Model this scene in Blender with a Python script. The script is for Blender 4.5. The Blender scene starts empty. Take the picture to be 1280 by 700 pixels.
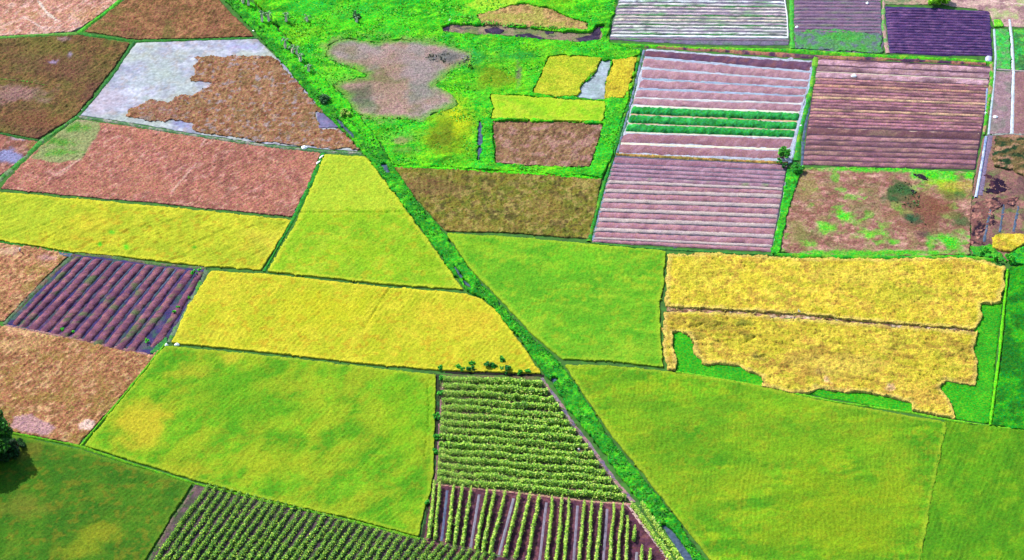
import bpy, math, random
import numpy as np
from math import radians, sin, cos, tan, pi

# ------------------------------------------------------------------ camera, sky, sun
S = bpy.context.scene
COL = S.collection
PITCH = radians(40); FPX = 3850.0; DIST = 842.0
SP, CP = sin(PITCH), cos(PITCH)
CAM = np.array([0.0, -DIST*CP, DIST*SP])
cd = bpy.data.cameras.new('camera'); cam = bpy.data.objects.new('camera', cd); COL.objects.link(cam)
cam.location = CAM; cam.rotation_euler = (pi/2-PITCH, 0, 0)
cd.sensor_width = 36; cd.lens = FPX/1280*36; cd.clip_start = 1; cd.clip_end = 20000
S.camera = cam
S.render.resolution_x = 1024; S.render.resolution_y = 560

SUN_EL = radians(49); SH = np.array([0.76, -0.65])            # SH: the way shadows fall on the ground
w = bpy.data.worlds.new('World'); S.world = w; w.use_nodes = True
nt = w.node_tree; bg = nt.nodes['Background']; sk = nt.nodes.new('ShaderNodeTexSky')
sk.sky_type = 'NISHITA'; sk.sun_disc = False; sk.sun_elevation = SUN_EL
sk.sun_rotation = math.atan2(-SH[0], -SH[1]); sk.air_density = 1.0; sk.dust_density = 1.2
nt.links.new(sk.outputs[0], bg.inputs[0]); bg.inputs[1].default_value = 0.15
sl = bpy.data.lights.new('sun', 'SUN'); sl.energy = 3.9; sl.angle = radians(0.5); sl.color = (1, .95, .87)
so = bpy.data.objects.new('sun', sl); COL.objects.link(so)
import mathutils
n_ = SH/np.linalg.norm(SH)
so.rotation_euler = mathutils.Vector((n_[0]*cos(SUN_EL), n_[1]*cos(SUN_EL), -sin(SUN_EL))).to_track_quat('-Z', 'Y').to_euler()
S.view_settings.view_transform = 'Standard'; S.view_settings.look = 'None'
S.view_settings.gamma = 1; S.view_settings.exposure = 1.02
KALB = 0.50                                                   # picture colour -> base colour under this light

# ------------------------------------------------------------------ helpers
def at(px, py, z=0.0):
    dx, dy = (px-640)/FPX, (350-py)/FPX
    d = np.array([dx, dy*SP+CP, dy*CP-SP])
    t = (z-CAM[2])/d[2]
    return CAM + d*t
def atl(pts, z=0.0): return np.array([at(p[0], p[1], z) for p in pts])
def PXM(px, py):                                              # pixels per metre there
    p = at(px, py); return FPX/abs(np.dot(p-CAM, np.array([0, CP, -SP])))

def lin(c):
    c = np.asarray(c, float)/255.0
    return np.where(c <= .04045, c/12.92, ((c+.055)/1.055)**2.4)*np.array([.93, .99, 1.04])

def h2(ix, iy, s):
    v = np.sin(ix*127.1+iy*311.7+s*74.7)*43758.5453
    return v-np.floor(v)
def vnoise(x, y, s):
    ix, iy = np.floor(x), np.floor(y); fx, fy = x-ix, y-iy
    fx = fx*fx*(3-2*fx); fy = fy*fy*(3-2*fy)
    a, b, c, d = h2(ix, iy, s), h2(ix+1, iy, s), h2(ix, iy+1, s), h2(ix+1, iy+1, s)
    return (a*(1-fx)+b*fx)*(1-fy)+(c*(1-fx)+d*fx)*fy
def fbm(x, y, scale, s, octv=4, ang=0, ratio=1.0):
    if ang or ratio != 1:
        ca, sa = cos(ang), sin(ang); x, y = x*ca+y*sa, (-x*sa+y*ca)*ratio
    t = 0; a = .5; n = 0
    for k in range(octv):
        t = t+a*vnoise(x/scale+17.3*k, y/scale-9.1*k, s+k); n += a; a *= .55; scale /= 2.03
    return t/n
def sstep(a, b, x):
    t = np.clip((x-a)/(b-a+1e-9), 0, 1); return t*t*(3-2*t)

def seg_dist(P, A, B):
    d = B-A; L = (d**2).sum()+1e-12
    t = np.clip(((P-A)@d)/L, 0, 1); Q = A+t[:, None]*d
    return np.sqrt(((P-Q)**2).sum(1)), Q
def poly_sd(poly, P):
    n = len(poly); best = np.full(len(P), 1e9); Q = np.zeros_like(P); ins = np.zeros(len(P), bool)
    x, y = P[:, 0], P[:, 1]
    for i in range(n):
        A, B = poly[i], poly[(i+1) % n]
        d, q = seg_dist(P, A, B); m = d < best; best[m] = d[m]; Q[m] = q[m]
        c = (A[1] > y) != (B[1] > y)
        xi = (B[0]-A[0])*(y-A[1])/((B[1]-A[1]) if B[1] != A[1] else 1e-9)+A[0]
        ins ^= c & (x < xi)
    return np.where(ins, best, -best), Q
def line_dist(line, P):
    best = np.full(len(P), 1e9)
    for i in range(len(line)-1): best = np.minimum(best, seg_dist(P, line[i], line[i+1])[0])
    return best

def tag(o, label=None, cat=None, group=None, kind=None):
    if label: o['label'] = label
    if cat: o['category'] = cat
    if group: o['group'] = group
    if kind: o['kind'] = kind
    return o

def mesh(name, V, F, C=None, mat=None, parent=None, smooth=False):
    """V (n,3), F (m,4) or list of arrays with 3 or 4 columns, C (n,3) linear base colours"""
    me = bpy.data.meshes.new(name)
    Fs = F if isinstance(F, list) else [F]
    Fs = [np.asarray(f, dtype=np.int32) for f in Fs if len(f)]
    V = np.asarray(V, dtype=np.float32)
    me.vertices.add(len(V)); me.vertices.foreach_set('co', V.ravel())
    idx = np.concatenate([f.ravel() for f in Fs]); me.loops.add(len(idx)); me.loops.foreach_set('vertex_index', idx)
    tot = np.concatenate([np.full(len(f), f.shape[1], np.int32) for f in Fs])
    st = np.concatenate([[0], np.cumsum(tot)[:-1]]).astype(np.int32)
    me.polygons.add(len(tot)); me.polygons.foreach_set('loop_start', st); me.polygons.foreach_set('loop_total', tot)
    if smooth: me.polygons.foreach_set('use_smooth', np.ones(len(tot), bool))
    me.update(calc_edges=True)
    if C is not None:
        ca = me.color_attributes.new('Col', 'FLOAT_COLOR', 'POINT')
        c4 = np.ones((len(V), 4), np.float32); c4[:, :3] = C
        ca.data.foreach_set('color', c4.ravel())
    if mat: me.materials.append(mat)
    o = bpy.data.objects.new(name, me); COL.objects.link(o)
    if parent: o.parent = parent
    return o

def empty(name, loc=(0, 0, 0)):
    o = bpy.data.objects.new(name, None); COL.objects.link(o); o.location = loc; return o

# ------------------------------------------------------------------ materials
def mat_attr(name, rough=.9, grain=.45, gscale=1.7, hue=.035, bump=.25, spec=.1, stretch=None, sat=0.0, trans=0):
    m = bpy.data.materials.new(name); m.use_nodes = True; t = m.node_tree; N = t.nodes; L = t.links
    b = N['Principled BSDF']; b.inputs['Roughness'].default_value = rough
    b.inputs['Specular IOR Level'].default_value = spec
    a = N.new('ShaderNodeAttribute'); a.attribute_name = 'Col'
    tc = N.new('ShaderNodeTexCoord'); mp = N.new('ShaderNodeMapping'); L.new(tc.outputs['Object'], mp.inputs[0])
    if stretch: mp.inputs['Rotation'].default_value = (0, 0, stretch[0]); mp.inputs['Scale'].default_value = (stretch[1], stretch[2], 1)
    n1 = N.new('ShaderNodeTexNoise'); n1.inputs['Scale'].default_value = gscale; n1.inputs['Detail'].default_value = 3; n1.inputs['Roughness'].default_value = .75
    n2 = N.new('ShaderNodeTexNoise'); n2.inputs['Scale'].default_value = gscale*.8; n2.inputs['Detail'].default_value = 2
    L.new(mp.outputs[0], n1.inputs[0])
    ad = N.new('ShaderNodeVectorMath'); ad.operation = 'ADD'; ad.inputs[1].default_value = (31, 17, 5); L.new(mp.outputs[0], ad.inputs[0]); L.new(ad.outputs[0], n2.inputs[0])
    r1 = N.new('ShaderNodeMapRange'); L.new(n1.outputs[0], r1.inputs[0])
    r1.inputs[1].default_value = .32; r1.inputs[2].default_value = .68; r1.inputs[3].default_value = 1-grain; r1.inputs[4].default_value = 1+grain
    r2 = N.new('ShaderNodeMapRange'); L.new(n2.outputs[0], r2.inputs[0])
    r2.inputs[1].default_value = .3; r2.inputs[2].default_value = .7; r2.inputs[3].default_value = .5-hue; r2.inputs[4].default_value = .5+hue
    hs = N.new('ShaderNodeHueSaturation'); L.new(a.outputs['Color'], hs.inputs['Color']); L.new(r1.outputs[0], hs.inputs['Value']); L.new(r2.outputs[0], hs.inputs['Hue'])
    hs.inputs['Saturation'].default_value = 1+sat
    L.new(hs.outputs[0], b.inputs['Base Color'])
    if trans:
        tr = N.new('ShaderNodeBsdfTranslucent'); L.new(hs.outputs[0], tr.inputs[0]); mx = N.new('ShaderNodeMixShader'); mx.inputs[0].default_value = trans
        out = N['Material Output']; L.new(b.outputs[0], mx.inputs[1]); L.new(tr.outputs[0], mx.inputs[2]); L.new(mx.outputs[0], out.inputs[0])
    if bump:
        bp = N.new('ShaderNodeBump'); bp.inputs['Strength'].default_value = bump; bp.inputs['Distance'].default_value = .3
        L.new(n1.outputs[0], bp.inputs['Height']); L.new(bp.outputs[0], b.inputs['Normal'])
    return m
def mat_plain(name, c, rough=.8, spec=.3, scale=3, var=.2):
    m = bpy.data.materials.new(name); m.use_nodes = True; t = m.node_tree; N = t.nodes; L = t.links
    b = N['Principled BSDF']; b.inputs['Roughness'].default_value = rough; b.inputs['Specular IOR Level'].default_value = spec
    tc = N.new('ShaderNodeTexCoord'); n = N.new('ShaderNodeTexNoise'); n.inputs['Scale'].default_value = scale; n.inputs['Detail'].default_value = 4
    L.new(tc.outputs['Object'], n.inputs[0]); mx = N.new('ShaderNodeMix'); mx.data_type = 'RGBA'
    c = np.array(c); L.new(n.outputs[0], mx.inputs[0])
    mx.inputs[6].default_value = (*np.clip(c*(1-var), 0, 1), 1); mx.inputs[7].default_value = (*np.clip(c*(1+var), 0, 1), 1)
    L.new(mx.outputs[2], b.inputs['Base Color']); return m
M_RICE = mat_attr('ripening_rice', grain=.34, gscale=2.9, hue=.015, bump=.35)
M_GOLD = mat_attr('ripe_rice', grain=.52, gscale=2.6, hue=.028, bump=.6)
M_STUB = mat_attr('stubble', grain=.52, gscale=2.4, hue=.045, bump=.6)
M_GRASS = mat_attr('grass', grain=.46, gscale=2.2, hue=.03, bump=.4)
M_SOIL = mat_attr('soil', grain=.40, gscale=2.6, hue=.05, bump=.4)
M_LEAF = mat_attr('leaf', grain=.15, gscale=2.0, hue=.015, bump=0, rough=.6, spec=.3, trans=.42)
M_PALE = mat_attr('pale_surface', grain=.2, gscale=.9, hue=.04, bump=.15, rough=.6)
M_WATER = bpy.data.materials.new('water'); M_WATER.use_nodes = True
_b = M_WATER.node_tree.nodes['Principled BSDF']; _b.inputs['Roughness'].default_value = .12; _b.inputs['Specular IOR Level'].default_value = .3; _b.inputs['Base Color'].default_value = (.13, .17, .24, 1)
_n = M_WATER.node_tree.nodes.new('ShaderNodeTexNoise'); _n.inputs['Scale'].default_value = .8; _n.inputs['Detail'].default_value = 4
_r = M_WATER.node_tree.nodes.new('ShaderNodeValToRGB'); _r.color_ramp.elements[0].color = (.02, .035, .06, 1); _r.color_ramp.elements[1].color = (.06, .09, .14, 1)
_r.color_ramp.elements[0].position = .35; _r.color_ramp.elements[1].position = .7
_tc = M_WATER.node_tree.nodes.new('ShaderNodeTexCoord'); _l = M_WATER.node_tree.links
_l.new(_tc.outputs['Object'], _n.inputs[0]); _l.new(_n.outputs[0], _r.inputs[0]); _l.new(_r.outputs[0], _b.inputs['Base Color'])
M_WHITE = mat_plain('white_sacking', (.80, .81, .80), .7)
M_BARK = mat_plain('bark', (.16, .10, .06), .9, .2, 6, .4)

# ------------------------------------------------------------------ colour of a sheet of crop or soil
# layers: (colour, noise scale in m, threshold, softness, opacity[, angle, ratio]); blotches: (px, py, rx px, ry px, colour, opacity); patches: (polygon px, colour, opacity, edge m)
def colour(xy, base, layers=(), blots=(), patches=(), stripes=(), seed=1, jit=.10):
    x, y = xy[:, 0], xy[:, 1]
    C = np.tile(lin(base), (len(x), 1))
    for k, l in enumerate(layers):
        ang, rt = (l[5], l[6]) if len(l) > 6 else (0, 1)
        m = sstep(l[2]-l[3]*(1.8 if l[1] > 4.5 else 1.1), l[2]+l[3]*(1.8 if l[1] > 4.5 else 1.1), fbm(x, y, l[1], seed*7+k*3, 4, ang, rt))*l[4]
        C = C*(1-m[:, None])+lin(l[0])*m[:, None]
    for k, pt in enumerate(patches):
        pw = atl(pt[0])[:, :2]; e = pt[3]
        sd, _ = poly_sd(pw, xy); sd = sd+(fbm(x, y, 3.5, seed*3+k+90, 4)-.5)*e*2.5
        m = sstep(-e*.4, e*.4, sd)*pt[2]
        C = C*(1-m[:, None])+lin(pt[1])*m[:, None]
    for k, bt in enumerate(blots):
        c = at(bt[0], bt[1]); s = PXM(bt[0], bt[1]); rx, ry = bt[2]/s, bt[3]/s/SP
        d = np.sqrt(((x-c[0])/rx)**2+((y-c[1])/ry)**2)+(fbm(x, y, max(1.5, min(rx, ry)*.8), seed*5+k+50, 5)-.5)*2.0
        m = (1-sstep(.25, 1.35, d))*bt[5]
        C = C*(1-m[:, None])+lin(bt[4])*m[:, None]
    for k, st in enumerate(stripes):                            # (line px, half width m, colour, opacity)
        d = line_dist(atl(st[0])[:, :2], xy)+(fbm(x, y, 1.5, seed+k+130, 2)-.5)*st[1]*1.5
        m = (1-sstep(st[1]*.6, st[1]*1.3, d))*st[3]
        C = C*(1-m[:, None])+lin(st[2])*m[:, None]
    r = np.random.default_rng(seed).normal(0, 1, (len(x), 1))
    return np.clip(C*KALB*(1+jit*r), 0.002, .85)

def sheet(name, poly, mat, base=(100, 100, 50), layers=(), blots=(), patches=(), stripes=(), h=.6, z0=-.02, cell=.36, inset=.22, rag=.2,
          amp=.12, edge=None, ew=1.5, low=None, rows=None, swell=.0, swell_scale=4, cuts=(), seed=1, jit=.10, parent=None, zc=None, holes=(), lodge=0, lodge_ang=0):
    zc = h if zc is None else zc
    pw = atl(poly, zc)[:, :2]
    lo, hi = pw.min(0)-cell*2, pw.max(0)+cell*2
    nx, ny = int((hi[0]-lo[0])/cell)+1, int((hi[1]-lo[1])/cell)+1
    gx, gy = np.meshgrid(np.arange(nx), np.arange(ny), indexing='ij')
    P = np.stack([lo[0]+gx.ravel()*cell, lo[1]+gy.ravel()*cell], 1)
    r = np.random.default_rng(seed+1000)
    P = P+r.uniform(-.28, .28, P.shape)*cell
    sd, Q = poly_sd(pw, P)
    need = inset+rag*(fbm(P[:, 0], P[:, 1], 2.2, seed+5, 3)-.5)*4
    hs = []
    for hp in holes:
        s2, q2 = poly_sd(atl(hp, zc)[:, :2], P); m = -s2 < sd; Q[m] = q2[m]; sd = np.minimum(sd, -s2)
    inside = sd > need
    ins = inside.reshape(nx, ny)
    cnt = ins[:-1, :-1].astype(int)+ins[1:, :-1]+ins[:-1, 1:]+ins[1:, 1:]
    keep = cnt >= 2
    i, j = np.nonzero(keep); a = i*ny+j
    F = np.stack([a, a+ny, a+ny+1, a+1], 1)
    used = np.unique(F); remap = np.full(nx*ny, -1); remap[used] = np.arange(len(used))
    kp = np.zeros((nx+1, ny+1), bool); kp[1:nx, 1:ny] = keep
    allk = (kp[:-1, :-1] & kp[1:, :-1] & kp[:-1, 1:] & kp[1:, 1:]).ravel()   # vertex with 4 kept cells
    bnd = used[~allk[used]]
    d = P[bnd]-Q[bnd]; s = sd[bnd]; L = np.linalg.norm(d, axis=1)+1e-9
    n = d/L[:, None]*np.sign(s)[:, None]
    tgt = Q[bnd]+n*need[bnd][:, None]
    ok = np.linalg.norm(tgt-P[bnd], axis=1) < cell*1.2
    P[bnd[ok]] = tgt[ok]
    V2 = P[used]; F = remap[F]
    x, y = V2[:, 0], V2[:, 1]
    z = h+amp*(fbm(x, y, .9, seed+11, 2)-.5)*2.2+amp*.42*r.normal(0, 1, len(x))
    if rows:                                                    # planting or cutting rows: (height, spacing m, angle)
        u = -x*sin(rows[2])+y*cos(rows[2])+(fbm(x, y, 9, seed+41, 2)-.5)*2.0; z = z+rows[0]*np.sin(2*pi*u/rows[1])*sstep(.3, .6, fbm(x, y, 6, seed+43, 3))
    if swell: z = z+swell*(fbm(x, y, swell_scale, seed+21, 3)-.5)*2
    if lodge:
        q = fbm(x, y, 4.0, seed+31, 3, lodge_ang, 2.6); z = z-lodge*sstep(.56, .66, q)
    z = np.maximum(z, h*.5)
    if low:
        dd = -poly_sd(atl(low[0], zc)[:, :2], V2)[0]; z = z-(z-low[2])*(1-sstep(0, low[1], dd))*.8
    for c, wd in cuts:
        dd = line_dist(atl(c, zc)[:, :2], V2); z = z-(h-.08)*(1-sstep(wd*.5, wd*1.2, dd))
    z = np.maximum(z, .02)
    C = colour(V2, base, layers, blots, patches, stripes, seed, jit)
    if edge:                                                    # on rice, sunlit rims painted into the colour, with riper outer plants
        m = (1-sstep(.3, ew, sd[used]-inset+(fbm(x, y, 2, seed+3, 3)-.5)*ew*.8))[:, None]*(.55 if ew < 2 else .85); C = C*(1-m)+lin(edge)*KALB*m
    # skirt
    E = np.concatenate([F[:, [0, 1]], F[:, [1, 2]], F[:, [2, 3]], F[:, [3, 0]]])
    key = np.minimum(E[:, 0], E[:, 1]).astype(np.int64)*len(used)+np.maximum(E[:, 0], E[:, 1])
    u, inv, ct = np.unique(key, return_inverse=True, return_counts=True)
    be = E[ct[inv] == 1]
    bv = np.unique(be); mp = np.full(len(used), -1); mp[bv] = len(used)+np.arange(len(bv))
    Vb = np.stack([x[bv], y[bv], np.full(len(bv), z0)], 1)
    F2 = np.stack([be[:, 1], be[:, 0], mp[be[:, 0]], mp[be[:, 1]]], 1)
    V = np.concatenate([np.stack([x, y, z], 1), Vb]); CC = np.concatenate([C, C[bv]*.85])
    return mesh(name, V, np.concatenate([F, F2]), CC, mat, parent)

def blades(name, poly, n_per_m2, size, cols, z0=.3, zv=.4, mat=None, parent=None, seed=3, upright=.6, mask=None, clump=2.5, holes=(), inset=.3, zc=0.3):
    """many leaf-sized faces scattered over a piece of ground"""
    pw = atl(poly, zc)[:, :2]; r = np.random.default_rng(seed)
    lo, hi = pw.min(0), pw.max(0); n = int((hi-lo).prod()*n_per_m2)
    P = r.uniform(lo, hi, (n, 2)); sd, _ = poly_sd(pw, P); ok = sd > inset
    for hp in holes: ok &= poly_sd(atl(hp, zc)[:, :2], P)[0] < 0
    q = fbm(P[:, 0], P[:, 1], clump, seed, 3); ok &= q+r.normal(0, .06, n) > .42
    P = P[ok]; q = q[ok]
    z = z0+zv*(q-.42)*2.5
    pts = np.stack([P[:, 0], P[:, 1], z], 1)
    return leafcloud(name, pts, size, cols, mat or M_LEAF, parent, seed, upright)

def leaf_quads(pts, size, cols, seed, upright=.3, droop=1.6, gain=1.25):
    r = np.random.default_rng(seed); n = len(pts)
    s = size*r.uniform(.6, 1.35, n)[:, None]
    nn = r.normal(0, 1, (n, 3)); nn[:, 2] = np.abs(nn[:, 2])+(1.1-upright*.7); nn /= np.linalg.norm(nn, axis=1)[:, None]
    a = np.cross(nn, r.normal(0, 1, (n, 3))); a /= np.linalg.norm(a, axis=1)[:, None]; b = np.cross(nn, a)
    L = a*s*droop*.5; W = b*s*.5
    V = np.stack([pts-L-W*.5, pts-L*.2+W, pts+L+W*.2, pts-L*.1-W], 1).reshape(-1, 3)
    F = np.arange(n*4).reshape(n, 4)
    pal = np.stack([lin(c) for c in cols]); ci = r.integers(0, len(pal), n)
    C = pal[ci]*KALB*gain*r.uniform(.7, 1.3, (n, 1)); C = np.repeat(np.clip(C, .002, .8), 4, axis=0)
    return V, F, C
def leafcloud(name, pts, size, cols, mat, parent=None, seed=1, upright=.3, gain=1.25):
    V, F, C = leaf_quads(pts, size, cols, seed, upright, gain=gain)
    return mesh(name, V, F, C, mat, parent)

def ribbon(name, line, width, mat, base, layers=(), h=.18, seed=1, step=.45, parent=None, rag=.5, amp=.12, z0=-.02, jit=.12, blots=(), prof=None, across=4, kind='structure', zc=None):
    pw = atl(line, h if zc is None else zc)[:, :2]
    d = np.linalg.norm(np.diff(pw, axis=0), axis=1); cum = np.concatenate([[0], np.cumsum(d)]); n = max(3, int(cum[-1]/step))
    t = np.linspace(0, cum[-1], n); C = np.stack([np.interp(t, cum, pw[:, k]) for k in (0, 1)], 1)
    T = np.gradient(C, axis=0); T /= np.linalg.norm(T, axis=1)[:, None]+1e-9; N = np.stack([-T[:, 1], T[:, 0]], 1)
    wl = width if np.isscalar(width) else np.interp(t, np.linspace(0, cum[-1], len(width)), width)
    u = np.linspace(-1, 1, across+1)
    prof = np.array([0, 1, 1, 1, 0]) if prof is None else np.interp(u, np.linspace(-1, 1, len(prof)), prof)
    if across != 4 and len(prof) != across+1: prof = np.interp(u, [-1, -.6, .6, 1], [0, 1, 1, 0])
    V = []
    wob = 1+rag*(fbm(C[:, 0], C[:, 1], 2.5, seed, 3)-.5)*2.4
    r = np.random.default_rng(seed)
    for k, uu in enumerate(u):
        Pk = C+N*(uu*wl/2*wob)[:, None] if not np.isscalar(wl) else C+N*(uu*wl/2*wob)[:, None]
        zz = prof[k]*(h+amp*r.normal(0, .7, n))+z0*(1-prof[k])
        V.append(np.concatenate([Pk, zz[:, None]], 1))
    V = np.stack(V, 1).reshape(-1, 3); m = across+1
    ii, jj = np.meshgrid(np.arange(n-1), np.arange(across), indexing='ij'); a = (ii*m+jj).ravel()
    F = np.stack([a, a+m, a+m+1, a+1], 1)
    CC = colour(V[:, :2], base, layers, blots, (), (), seed, jit)
    o = mesh(name, V, F, CC, mat, parent)
    if kind and not parent: tag(o, kind=kind)
    return o

def bed(parent, L, R, wfrac, base, layers=(), h=.28, name='raised_bed', mat=None, seed=1, step=.9, top=.7, jit=.08, gap=None, zc=.15, amp=.03, z0=.05):
    """one long soil bed: L, R = (top px, bottom px) pairs at the left and the right end"""
    (x0, ya), (x0b, yb) = L; (x1, yc), (x1b, yd) = R
    A, B, C_, D = at(x0, ya, zc)[:2], at(x0b, yb, zc)[:2], at(x1, yc, zc)[:2], at(x1b, yd, zc)[:2]
    n = max(4, int(np.linalg.norm(C_-A)/step)); t = np.linspace(0, 1, n)[:, None]
    top_ = A+(C_-A)*t; bot = B+(D-B)*t
    us = np.array([.5-wfrac/2, .5-wfrac/2*top, .5, .5+wfrac/2*top, .5+wfrac/2]); zs = np.array([0, 1, 1.08, 1, 0])
    r = np.random.default_rng(seed); rows = []
    for u, zz in zip(us, zs):
        wb = (fbm(t[:, 0]*n*step, t[:, 0]*0+seed, 7, seed, 3)-.5)[:, None]*.16
        P = top_+(bot-top_)*(u+wb+r.normal(0, .03, (n, 1)))
        z = z0+(h-z0)*zz*(.8+.5*fbm(t[:, 0]*n*step, t[:, 0]*0+seed, 4, seed+2, 3))+amp*r.normal(0, 1, n)*(zz > 0)
        if True: z[0] = z0; z[-1] = z0
        rows.append(np.concatenate([P, z[:, None]], 1))
    V = np.stack(rows, 1).reshape(-1, 3)
    ii, jj = np.meshgrid(np.arange(n-1), np.arange(4), indexing='ij'); a = (ii*5+jj).ravel()
    F = np.stack([a, a+5, a+6, a+1], 1)
    CC = colour(V[:, :2], base, layers, (), (), (), seed, jit)
    return mesh(name, V, F[:, ::-1], CC, mat or M_SOIL, parent)

def flat(name, poly, z, mat, base=None, layers=(), parent=None, seed=1, kind='structure'):
    """thin level sheet (soil floor of a plot, water surface)"""
    if mat is M_WATER:
        me = bpy.data.meshes.new(name); me.from_pydata([tuple(at(p[0], p[1], z)) for p in poly], [], [tuple(range(len(poly)))[::-1]]); me.materials.append(mat)
        o = bpy.data.objects.new(name, me); COL.objects.link(o); o.parent = parent
        return tag(o, kind=kind) if not parent else o
    o = sheet(name, poly, mat, base or (120, 130, 150), layers, h=z, cell=1.0, inset=0, rag=.12, amp=0.0, seed=seed, parent=parent, jit=.04)
    if not parent: tag(o, kind=kind)
    return o

ORD = 'first second third fourth fifth sixth seventh eighth ninth tenth eleventh twelfth thirteenth fourteenth fifteenth sixteenth seventeenth eighteenth nineteenth twentieth'.split()
ORD += ['twenty-'+o for o in ORD[:9]]+['thirtieth']+['thirty-'+o for o in ORD[:9]]+['fortieth']+['forty-'+o for o in ORD[:9]]

# ------------------------------------------------------------------ the ground: one sheet to the horizon
def ground():
    me = bpy.data.meshes.new('ground'); R = 9000
    vs = [(-R, -R, 0), (R, -R, 0), (R, R, 0), (-R, R, 0)]; me.from_pydata(vs, [], [(0, 1, 2, 3)])
    m = bpy.data.materials.new('farmland'); m.use_nodes = True; t = m.node_tree; N = t.nodes; L = t.links
    b = N['Principled BSDF']; b.inputs['Roughness'].default_value = .95; b.inputs['Specular IOR Level'].default_value = .05
    tc = N.new('ShaderNodeTexCoord')
    # far away: patchwork of other fields; near: dark weedy earth
    v = N.new('ShaderNodeTexVoronoi'); v.distance = 'CHEBYCHEV'; v.inputs['Scale'].default_value = .017; v.inputs['Randomness'].default_value = .7
    L.new(tc.outputs['Object'], v.inputs[0])
    rp = N.new('ShaderNodeValToRGB'); rp.color_ramp.interpolation = 'CONSTANT'
    cs = [(0, (.07, .16, .02)), (.22, (.22, .22, .03)), (.4, (.11, .19, .02)), (.55, (.19, .11, .06)), (.7, (.28, .24, .05)), (.85, (.16, .10, .09))]
    rp.color_ramp.elements[0].color = (*cs[0][1], 1); rp.color_ramp.elements[1].position = cs[1][0]; rp.color_ramp.elements[1].color = (*cs[1][1], 1)
    for p, c in cs[2:]: e = rp.color_ramp.elements.new(p); e.color = (*c, 1)
    sx = N.new('ShaderNodeSeparateColor'); L.new(v.outputs['Color'], sx.inputs[0]); L.new(sx.outputs[0], rp.inputs[0])
    n = N.new('ShaderNodeTexNoise'); n.inputs['Scale'].default_value = .5; n.inputs['Detail'].default_value = 6; L.new(tc.outputs['Object'], n.inputs[0])
    near = N.new('ShaderNodeValToRGB'); near.color_ramp.elements[0].position = .35; near.color_ramp.elements[1].position = .65
    near.color_ramp.elements[0].color = (.03, .07, .02, 1); near.color_ramp.elements[1].color = (.04, .13, .02, 1); L.new(n.outputs[0], near.inputs[0])
    ln = N.new('ShaderNodeVectorMath'); ln.operation = 'LENGTH'; L.new(tc.outputs['Object'], ln.inputs[0])
    mr = N.new('ShaderNodeMapRange'); mr.inputs[1].default_value = 205; mr.inputs[2].default_value = 215; L.new(ln.outputs['Value'], mr.inputs[0])
    mx = N.new('ShaderNodeMix'); mx.data_type = 'RGBA'; L.new(mr.outputs[0], mx.inputs[0]); L.new(near.outputs[0], mx.inputs[6]); L.new(rp.outputs[0], mx.inputs[7])
    L.new(mx.outputs[2], b.inputs['Base Color']); me.materials.append(m)
    o = bpy.data.objects.new('ground', me); COL.objects.link(o); tag(o, kind='structure')
ground()

# ------------------------------------------------------------------ left: stubble and pale fields
def stuff(o, label, cat, group=None): return tag(o, label, cat, group, 'stuff')
ST = radians(52)
stuff(sheet('stubble_field', [(-80,44),(0,45),(50,43),(93,39),(112,27),(137,10),(152,-1),(190,-42),(-80,-42)], M_STUB, (208,146,122),
  [((236,190,172),2.2,.55,.08,.8,ST,2),((150,105,80),1.6,.58,.06,.7,ST,2.2),((200,150,90),7,.55,.1,.5)], h=.24, amp=.2, seed=1, rows=(.10,1.1,ST),
  stripes=[([(48,2),(58,16),(70,26)],.45,(245,225,205),.8),([(30,22),(54,36)],.3,(240,215,200),.6)]),
  'pale pinkish stubble field in the upper left corner', 'stubble field')
stuff(sheet('stubble_field', [(104,39),(118,29),(140,11),(156,-1),(195,-42),(245,-42),(274,0),(320,46),(250,48),(168,49)], M_STUB, (152,104,66),
  [((112,84,46),1.8,.52,.08,.8,ST,2),((185,128,88),1.5,.58,.06,.6),((108,110,46),4,.6,.08,.5),((120,70,60),9,.55,.1,.4)], h=.25, amp=.22, seed=2, rows=(.10,1.2,radians(75))),
  'brown stubble field at the top left, pointing up beside the canal', 'stubble field')
stuff(sheet('stubble_field', [(-80,48),(0,48),(96,43),(164,53),(140,88),(114,122),(95,145),(48,174),(0,166),(-80,158)], M_STUB, (126,96,54),
  [((84,64,38),1.8,.5,.08,.8,ST,2.4),((158,112,70),1.5,.58,.06,.6,ST,2),((110,112,40),6,.55,.1,.5),((120,72,64),11,.55,.1,.5)], h=.32, amp=.28, seed=3, rows=(.12,1.3,ST),
  blots=[(20,118,40,12,(175,130,125),.6),(68,78,5,3,(170,150,190),.7),(80,50,8,3,(170,130,140),.6),(88,70,3,6,(170,150,190),.6),(40,150,60,12,(140,88,58),.5)],
  cuts=[([(0,100),(38,104),(60,108)],.35)]), 'dark brown stubble field with a short grass bund, left of the pale wet field', 'stubble field')
ribbon('grass_bund', [(-60,95),(0,98),(38,102),(60,107)], [1.1,1.0,.8,.3], M_GRASS, (92,150,52), [((130,110,60),1.5,.52,.08,.8)], h=.35, seed=4)
stuff(sheet('stubble_field', [(-80,162),(0,168),(50,177),(28,200),(-2,222),(-80,290)], M_STUB, (165,104,86),
  [((110,75,55),1.8,.52,.08,.7,ST,2),((205,150,130),1.5,.6,.06,.6)], h=.2, amp=.12, seed=5, rows=(.08,1.1,ST),
  blots=[(12,196,20,9,(140,145,190),.85),(25,173,12,3,(180,165,185),.6),(40,183,8,6,(150,120,50),.6)]),
  'small reddish stubble wedge with a blue-grey wet patch at the left edge', 'stubble field')
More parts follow.
